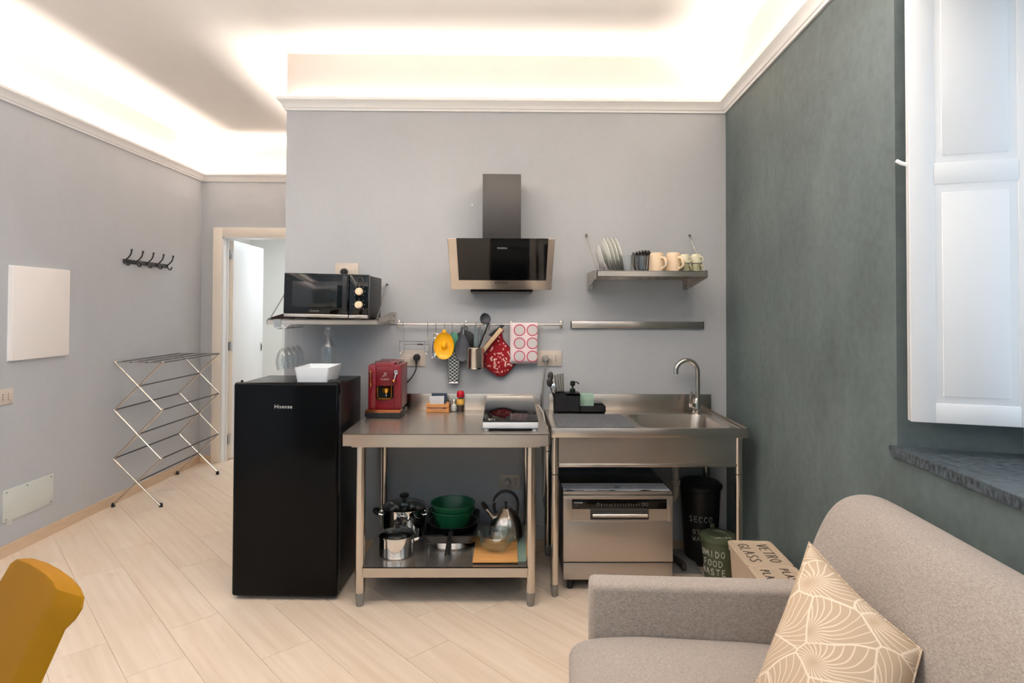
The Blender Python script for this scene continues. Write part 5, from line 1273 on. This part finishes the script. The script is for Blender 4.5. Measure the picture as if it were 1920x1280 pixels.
# ---------------------------------------------------------------- bins
o = thing('waste_bin', (1.132, 3.515, 0), 'tall black round waste bin against the wall under the sink', 'bin')
R0, R1, H = .090, .112, .440
obj('bin_body', B().lathe([(0, 0), (R0-.004, 0), (R0, .006), (R1, H-.02), (R1+.004, H-.016), (R1+.004, H), (R1-.003, H), (R0-.004, .010), (0, .006)], (0, 0, 0), 40), M['bin_black'], o, local=True)
obj('lid', B().lathe([(R1+.006, H-.012), (R1+.010, H-.010), (R1+.010, H+.004), (R1*.93, H+.020), (R1*.5, H+.028), (0, H+.030), (0, H+.002), (R1+.006, H+.001)], (0, 0, 0), 40), M['bin_black'], o, local=True)
def cylmap(r0, r1, h, a0, z0, lift=.001):
    def fn(u, v):
        z = z0+v; r = r0+(r1-r0)*z/h+lift; a = a0+u/r; return (r*math.sin(a), -r*math.cos(a), z)
    return fn
va = math.radians(-17)
for w, h, da, z in (('SECCO', .031, 0, .268), ('OTHER', .026, .1, .196), ('WASTE', .026, .1, .158)): obj('handwriting', handwrite(B(), w, h, cylmap(R0, R1, H, va+da, z), .0016), M['chalk'], o, local=True)['label'] = 'white hand lettering '+w
o = thing('food_waste_bin', (1.150, 3.270, 0), 'olive green lidded food waste bucket in front of the black bin', 'bin')
R0, R1, H = .071, .094, .235
obj('bin_body', B().lathe([(0, 0), (R0-.004, 0), (R0, .006), (R1, H), (R1-.003, H), (R0-.004, .01), (0, .006)], (0, 0, 0), 40), M['bin_green'], o, local=True)
obj('lid', B().lathe([(R1+.002, H-.016), (R1+.005, H-.014), (R1+.005, H+.004), (R1*.93, H+.010), (R1*.55, H+.012), (R1*.5, H+.004), (0, H+.004), (0, H), (R1+.002, H)], (0, 0, 0), 40), M['bin_green'], o, local=True)
b = B(); b.tube(smooth_path([(R1+.005, -.01, H-.012), (R1+.016, -.02, H-.05), (R1+.010, -.035, H-.085), (R1-.004, -.05, H-.095)]), .005, 8)
b.box(-.012, .012, R1-.002, R1+.012, H-.02, H+.03, .003); obj('handle', b, M['bin_green'], o, local=True)
va = math.radians(-42)
for w, z in (('UMIDO', .163), ('FOOD', .113), ('WASTE', .066)): obj('handwriting', handwrite(B(), w, .032, cylmap(R0, R1, H, va, z), .0018), M['chalk'], o, local=True)['label'] = 'white hand lettering '+w
obj('handwriting', handwrite(B(), 'UMIDO', .020, lambda u, v: (u, -.068+v*.9, H+.0125), .0012), M['chalk'], o, local=True)['label'] = 'white hand lettering on the lid'

def beige(loc, lines, label, rz, hs=.046):
    o = thing('recycling_bin', loc, label, 'bin', 'beige recycling bins', rotz=rz)
    w, d, h = .094, .132, .395
    def rg(s, z, r=.02): return [(x, y, z) for x, y in rrect(-w+s, w-s, -d+s, d-s, r, 4)]
    obj('bin_body', B().rings([rg(.022, 0), rg(.004, h-.03), rg(-.001, h-.028), rg(-.001, h-.002), rg(.006, h-.002), rg(.026, .006)]), M['bin_beige'], o, local=True)
    ld = obj('lid', B().rings([rg(-.003, h-.012), rg(-.004, h+.002), rg(0, h+.006), rg(.010, h+.006), rg(.014, h+.001), rg(.05, h+.001, .01)]), M['bin_beige'], o, local=True)
    for (t, off) in lines: obj('handwriting', handwrite(B(), t, hs, (lambda off: (lambda u, v: (off+v, -u, h+.0022)))(off), .0017, .62, .25), M['ink'], ld, local=True)['label'] = 'dark hand lettering '+t
    return o
beige((1.102, 2.632, 0), (('VETRO', .040), ('GLASS', -.042)), 'beige lidded bin lettered VETRO GLASS beside the green wall', -.062)
beige((1.086, 2.362, 0), (('PLASTICA', .040), ('PLASTIC', -.042)), 'beige lidded bin right behind the sofa arm, nearer than the VETRO bin', -.062, .033)

o = thing('dustpan', (1.02, 3.40, 0), 'grey dustpan on the floor between dishwasher and green bucket', 'dustpan')
b = B(); b.hexa([(.900, 3.34, .0), (1.085, 3.34, .0), (1.070, 3.56, 0), (.92, 3.56, .0), (.900, 3.34, .004), (1.085, 3.34, .004), (1.070, 3.56, .05), (.92, 3.56, .05)], .002); obj('pan', b, M['grey_plastic'], o)
obj('handle', B().tube(smooth_path([(.93, 3.50, .045), (.95, 3.44, .055), (.985, 3.37, .045), (.99, 3.35, .02)]), .014, 10), M['charcoal'], o)
# ---------------------------------------------------------------- sofa
o = thing('sofa', (.262, 1.918, 0), 'taupe fabric sofa under the window with a low track arm', 'sofa', rotz=math.radians(-3.57))
def sobj(name, b, lev=2):
    e = obj(name, b, M['sofa'], o, local=True, smooth=60); return e
SD, SLEN = .93, 1.62                              # depth, length along the wall
for y in (-.088, -SLEN): sobj('arm', B().box(0, SD-.04, y, y+.088, .10, .624, .020, 4))
sobj('base', B().box(.03, SD-.03, -SLEN+.08, -.08, .10, .30, .012, 2))
# back: rounded profile extruded along the wall
prof = [Vector(p) for p in ((.585, .30), (.612, .50), (.650, .66), (.690, .775), (.722, .842), (.758, .882), (.805, .900), (.860, .898), (.905, .878), (.928, .838), (.932, .70), (.932, .16), (.62, .16))]
def back_loop(y, s): 
    c = Vector((.79, .45)); return [(c.x+(p.x-c.x)*s, y, c.y+(p.y-c.y)*s) for p in prof]
L = [back_loop(-.004, .90), back_loop(-.010, .95), back_loop(-.026, .985), back_loop(-.055, 1), back_loop(-.30, 1.0), back_loop(-.80, 1.0), back_loop(-SLEN+.055, 1), back_loop(-SLEN+.026, .985), back_loop(-SLEN+.01, .95), back_loop(-SLEN+.004, .90)]
bk = sobj('backrest', B().rings(L)); m_ = bk.modifiers.new('round', 'SUBSURF'); m_.levels = 1; m_.render_levels = 2
# seat cushion: crowned block with a full rounded front
b = B(); NX, NY = 22, 20; x0s, x1s, y0s, y1s = -.040, .66, -SLEN+.092, -.092
def seat_pt(u, v):
    """closed section around the cushion at position v along the wall"""
    cz, hz = .365, .105; cx, hx = (x0s+x1s)/2, (x1s-x0s)/2; a = 2*PI*u
    ca, sa = math.cos(a), math.sin(a); e = .30
    X = math.copysign(abs(ca)**e, ca); Z = math.copysign(abs(sa)**e, sa)
    k = 1-abs(2*v-1)**10*.10
    x = cx+hx*X*(1 if X > 0 else 1-.0*(1-abs(2*v-1)**8)); crown = .035*(1-abs(X+.25)**2*.9)*(1-abs(2*v-1)**4*.5) if Z > 0 else 0
    fb = .028*(1-abs(Z)**2)*(1 if X < 0 else 0)
    return (x-fb, y0s+(y1s-y0s)*v, cz+hz*Z*k+crown)
loops = [[seat_pt((i+.5)/48, j/NY) for i in range(48)] for j in range(NY+1)]
sobj('seat_cushion', b.rings(loops))
for x in (.06, .86):
    for y in (-.06, -SLEN+.06): obj('leg', B().cyl((x, y, 0), (x, y, .105), .016, .022, 14), M['woodtool'], o, local=True)

# cushion standing on one corner edge against arm and back
T, Rr, Q, Bl = Vector((.813, 1.620, .831)), Vector((.893, 1.300, .724)), Vector((.655, 1.060, .480)), Vector((.563, 1.400, .560))
c = (T+Rr+Q+Bl)/4; X = ((Rr-T)+(Q-Bl)).normalized(); Yv = ((T-Bl)+(Rr-Q)); Yv = (Yv-X*Yv.dot(X)).normalized(); Zv = X.cross(Yv)
R = Matrix((X, Yv, Zv)).transposed().to_4x4(); R.translation = c
o = thing('scatter_cushion', c, 'sand cushion with cream leaf-vein print leaning on the sofa', 'cushion'); o.matrix_world = R
Ri = R.inverted(); cs = [Ri @ p for p in (Bl, Q, Rr, T)]
b = B(); n = 26; V = {}
for side in (1, -1):
    for i in range(n+1):
        for j in range(n+1):
            u, v = i/n, j/n; edge = i in (0, n) or j in (0, n)
            if side == -1 and edge: V[side, i, j] = V[1, i, j]; continue
            p = cs[0]*(1-u)*(1-v)+cs[1]*u*(1-v)+cs[2]*u*v+cs[3]*(1-u)*v
            s, t = 2*u-1, 2*v-1
            # sides curve in a little between the corners
            q = (cs[0]+cs[1]+cs[2]+cs[3])/4; d = p-q; k = 1-.075*(1-min(abs(s), abs(t))**1.5)*max(abs(s), abs(t))**3
            p = q+d*k
            th = .082*((1-abs(s)**2.6)*(1-abs(t)**2.6))**.55
            p = Vector((p.x, p.y, p.z+side*th+.004*math.sin(9*u+5*v)*(1-s*s)*(1-t*t)))
            V[side, i, j] = b.bm.verts.new(p)
    for i in range(n):
        for j in range(n):
            q = [V[side, i, j], V[side, i+1, j], V[side, i+1, j+1], V[side, i, j+1]]; b._face(q if side == 1 else q[::-1])
obj('cushion_cover', b, M['leaf'], o, local=True, smooth=80)
def ept(u, v):
    p = cs[0]*(1-u)*(1-v)+cs[1]*u*(1-v)+cs[2]*u*v+cs[3]*(1-u)*v; s, t = 2*u-1, 2*v-1; q = (cs[0]+cs[1]+cs[2]+cs[3])/4
    return q+(p-q)*(1-.075*(1-min(abs(s), abs(t))**1.5)*max(abs(s), abs(t))**3)
per = [ept(k/12, 0) for k in range(12)]+[ept(1, k/12) for k in range(12)]+[ept(1-k/12, 1) for k in range(12)]+[ept(0, 1-k/12) for k in range(12)]
obj('seam', B().tube(per, .0025, 6, closed=True), M['leaf'], o, local=True)

# ---------------------------------------------------------------- yellow chair at the left edge
o = thing('dining_chair', (-1.52, 1.22, 0), 'mustard yellow plastic shell chair at the lower left corner', 'chair')
fwd = Vector((-.58, -.815, 0)); lat = Vector((.815, -.58, 0))       # facing direction and sideways
rec = math.radians(24); upv = (Vector((0, 0, 1))*math.cos(rec)-fwd*math.sin(rec)); nrm = lat.cross(upv).normalized()
if nrm.dot(fwd) < 0: nrm = -nrm
ctr = Vector((-1.15, 1.40, .78))                 # point on the back plane near its top edge
OUT = [(-.06, -.45), (.275, -.45), (.275, -.2), (.275, .02), (.297, .045), (.305, .068), (.292, .087), (.26, .097), (.21, .103), (.14, .105), (.07, .103), (-.01, .095), (-.036, .08), (-.046, .03)]
INN = [(-.05, -.45), (.225, -.45), (.225, -.2), (.225, .03), (.236, .05), (.240, .066), (.228, .084), (.20, .092), (.165, .096), (.11, .097), (.055, .096), (-.012, .090), (-.033, .076), (-.042, .03)]
P2 = lambda a, h, d: ctr+lat*a+upv*h+nrm*d
lp_ = lambda pts, d: [P2(a, h, d) for a, h in pts]
mid = lambda t: [(p[0]+(q[0]-p[0])*t, p[1]+(q[1]-p[1])*t) for p, q in zip(INN, OUT)]
b = B(); b.rings([lp_(mid(-.15), 0), lp_(mid(0), -.001), lp_(mid(.3), -.008), lp_(mid(1), -.026), lp_(mid(1), -.031), lp_(mid(.2), -.014), lp_(mid(-.15), -.008)])
obj('back_shell', b, M['mustard'], o, smooth=22)
seat_c = ctr+upv*(-.40)+fwd*.22; seat_c.z = .45
b = B(); sh_ = [seat_c+lat*x+fwd*y+Vector((0, 0, 0)) for x, y in rrect(-.21, .21, -.20, .22, .07, 5)]
b.rings([[p+Vector((0, 0, -.02)) for p in sh_], [p+Vector((0, 0, .0)) for p in sh_], [seat_c+(p-seat_c)*.9+Vector((0, 0, -.012)) for p in sh_]]); obj('seat', b, M['mustard'], o)
for x in (-.17, .17):
    for y in (-.16, .18):
        p = seat_c+lat*x+fwd*y; q = seat_c+lat*x*1.25+fwd*y*1.25; obj('leg', B().cyl((q.x, q.y, 0), (p.x, p.y, .435), .011, .015, 12), M['woodtool'], o)
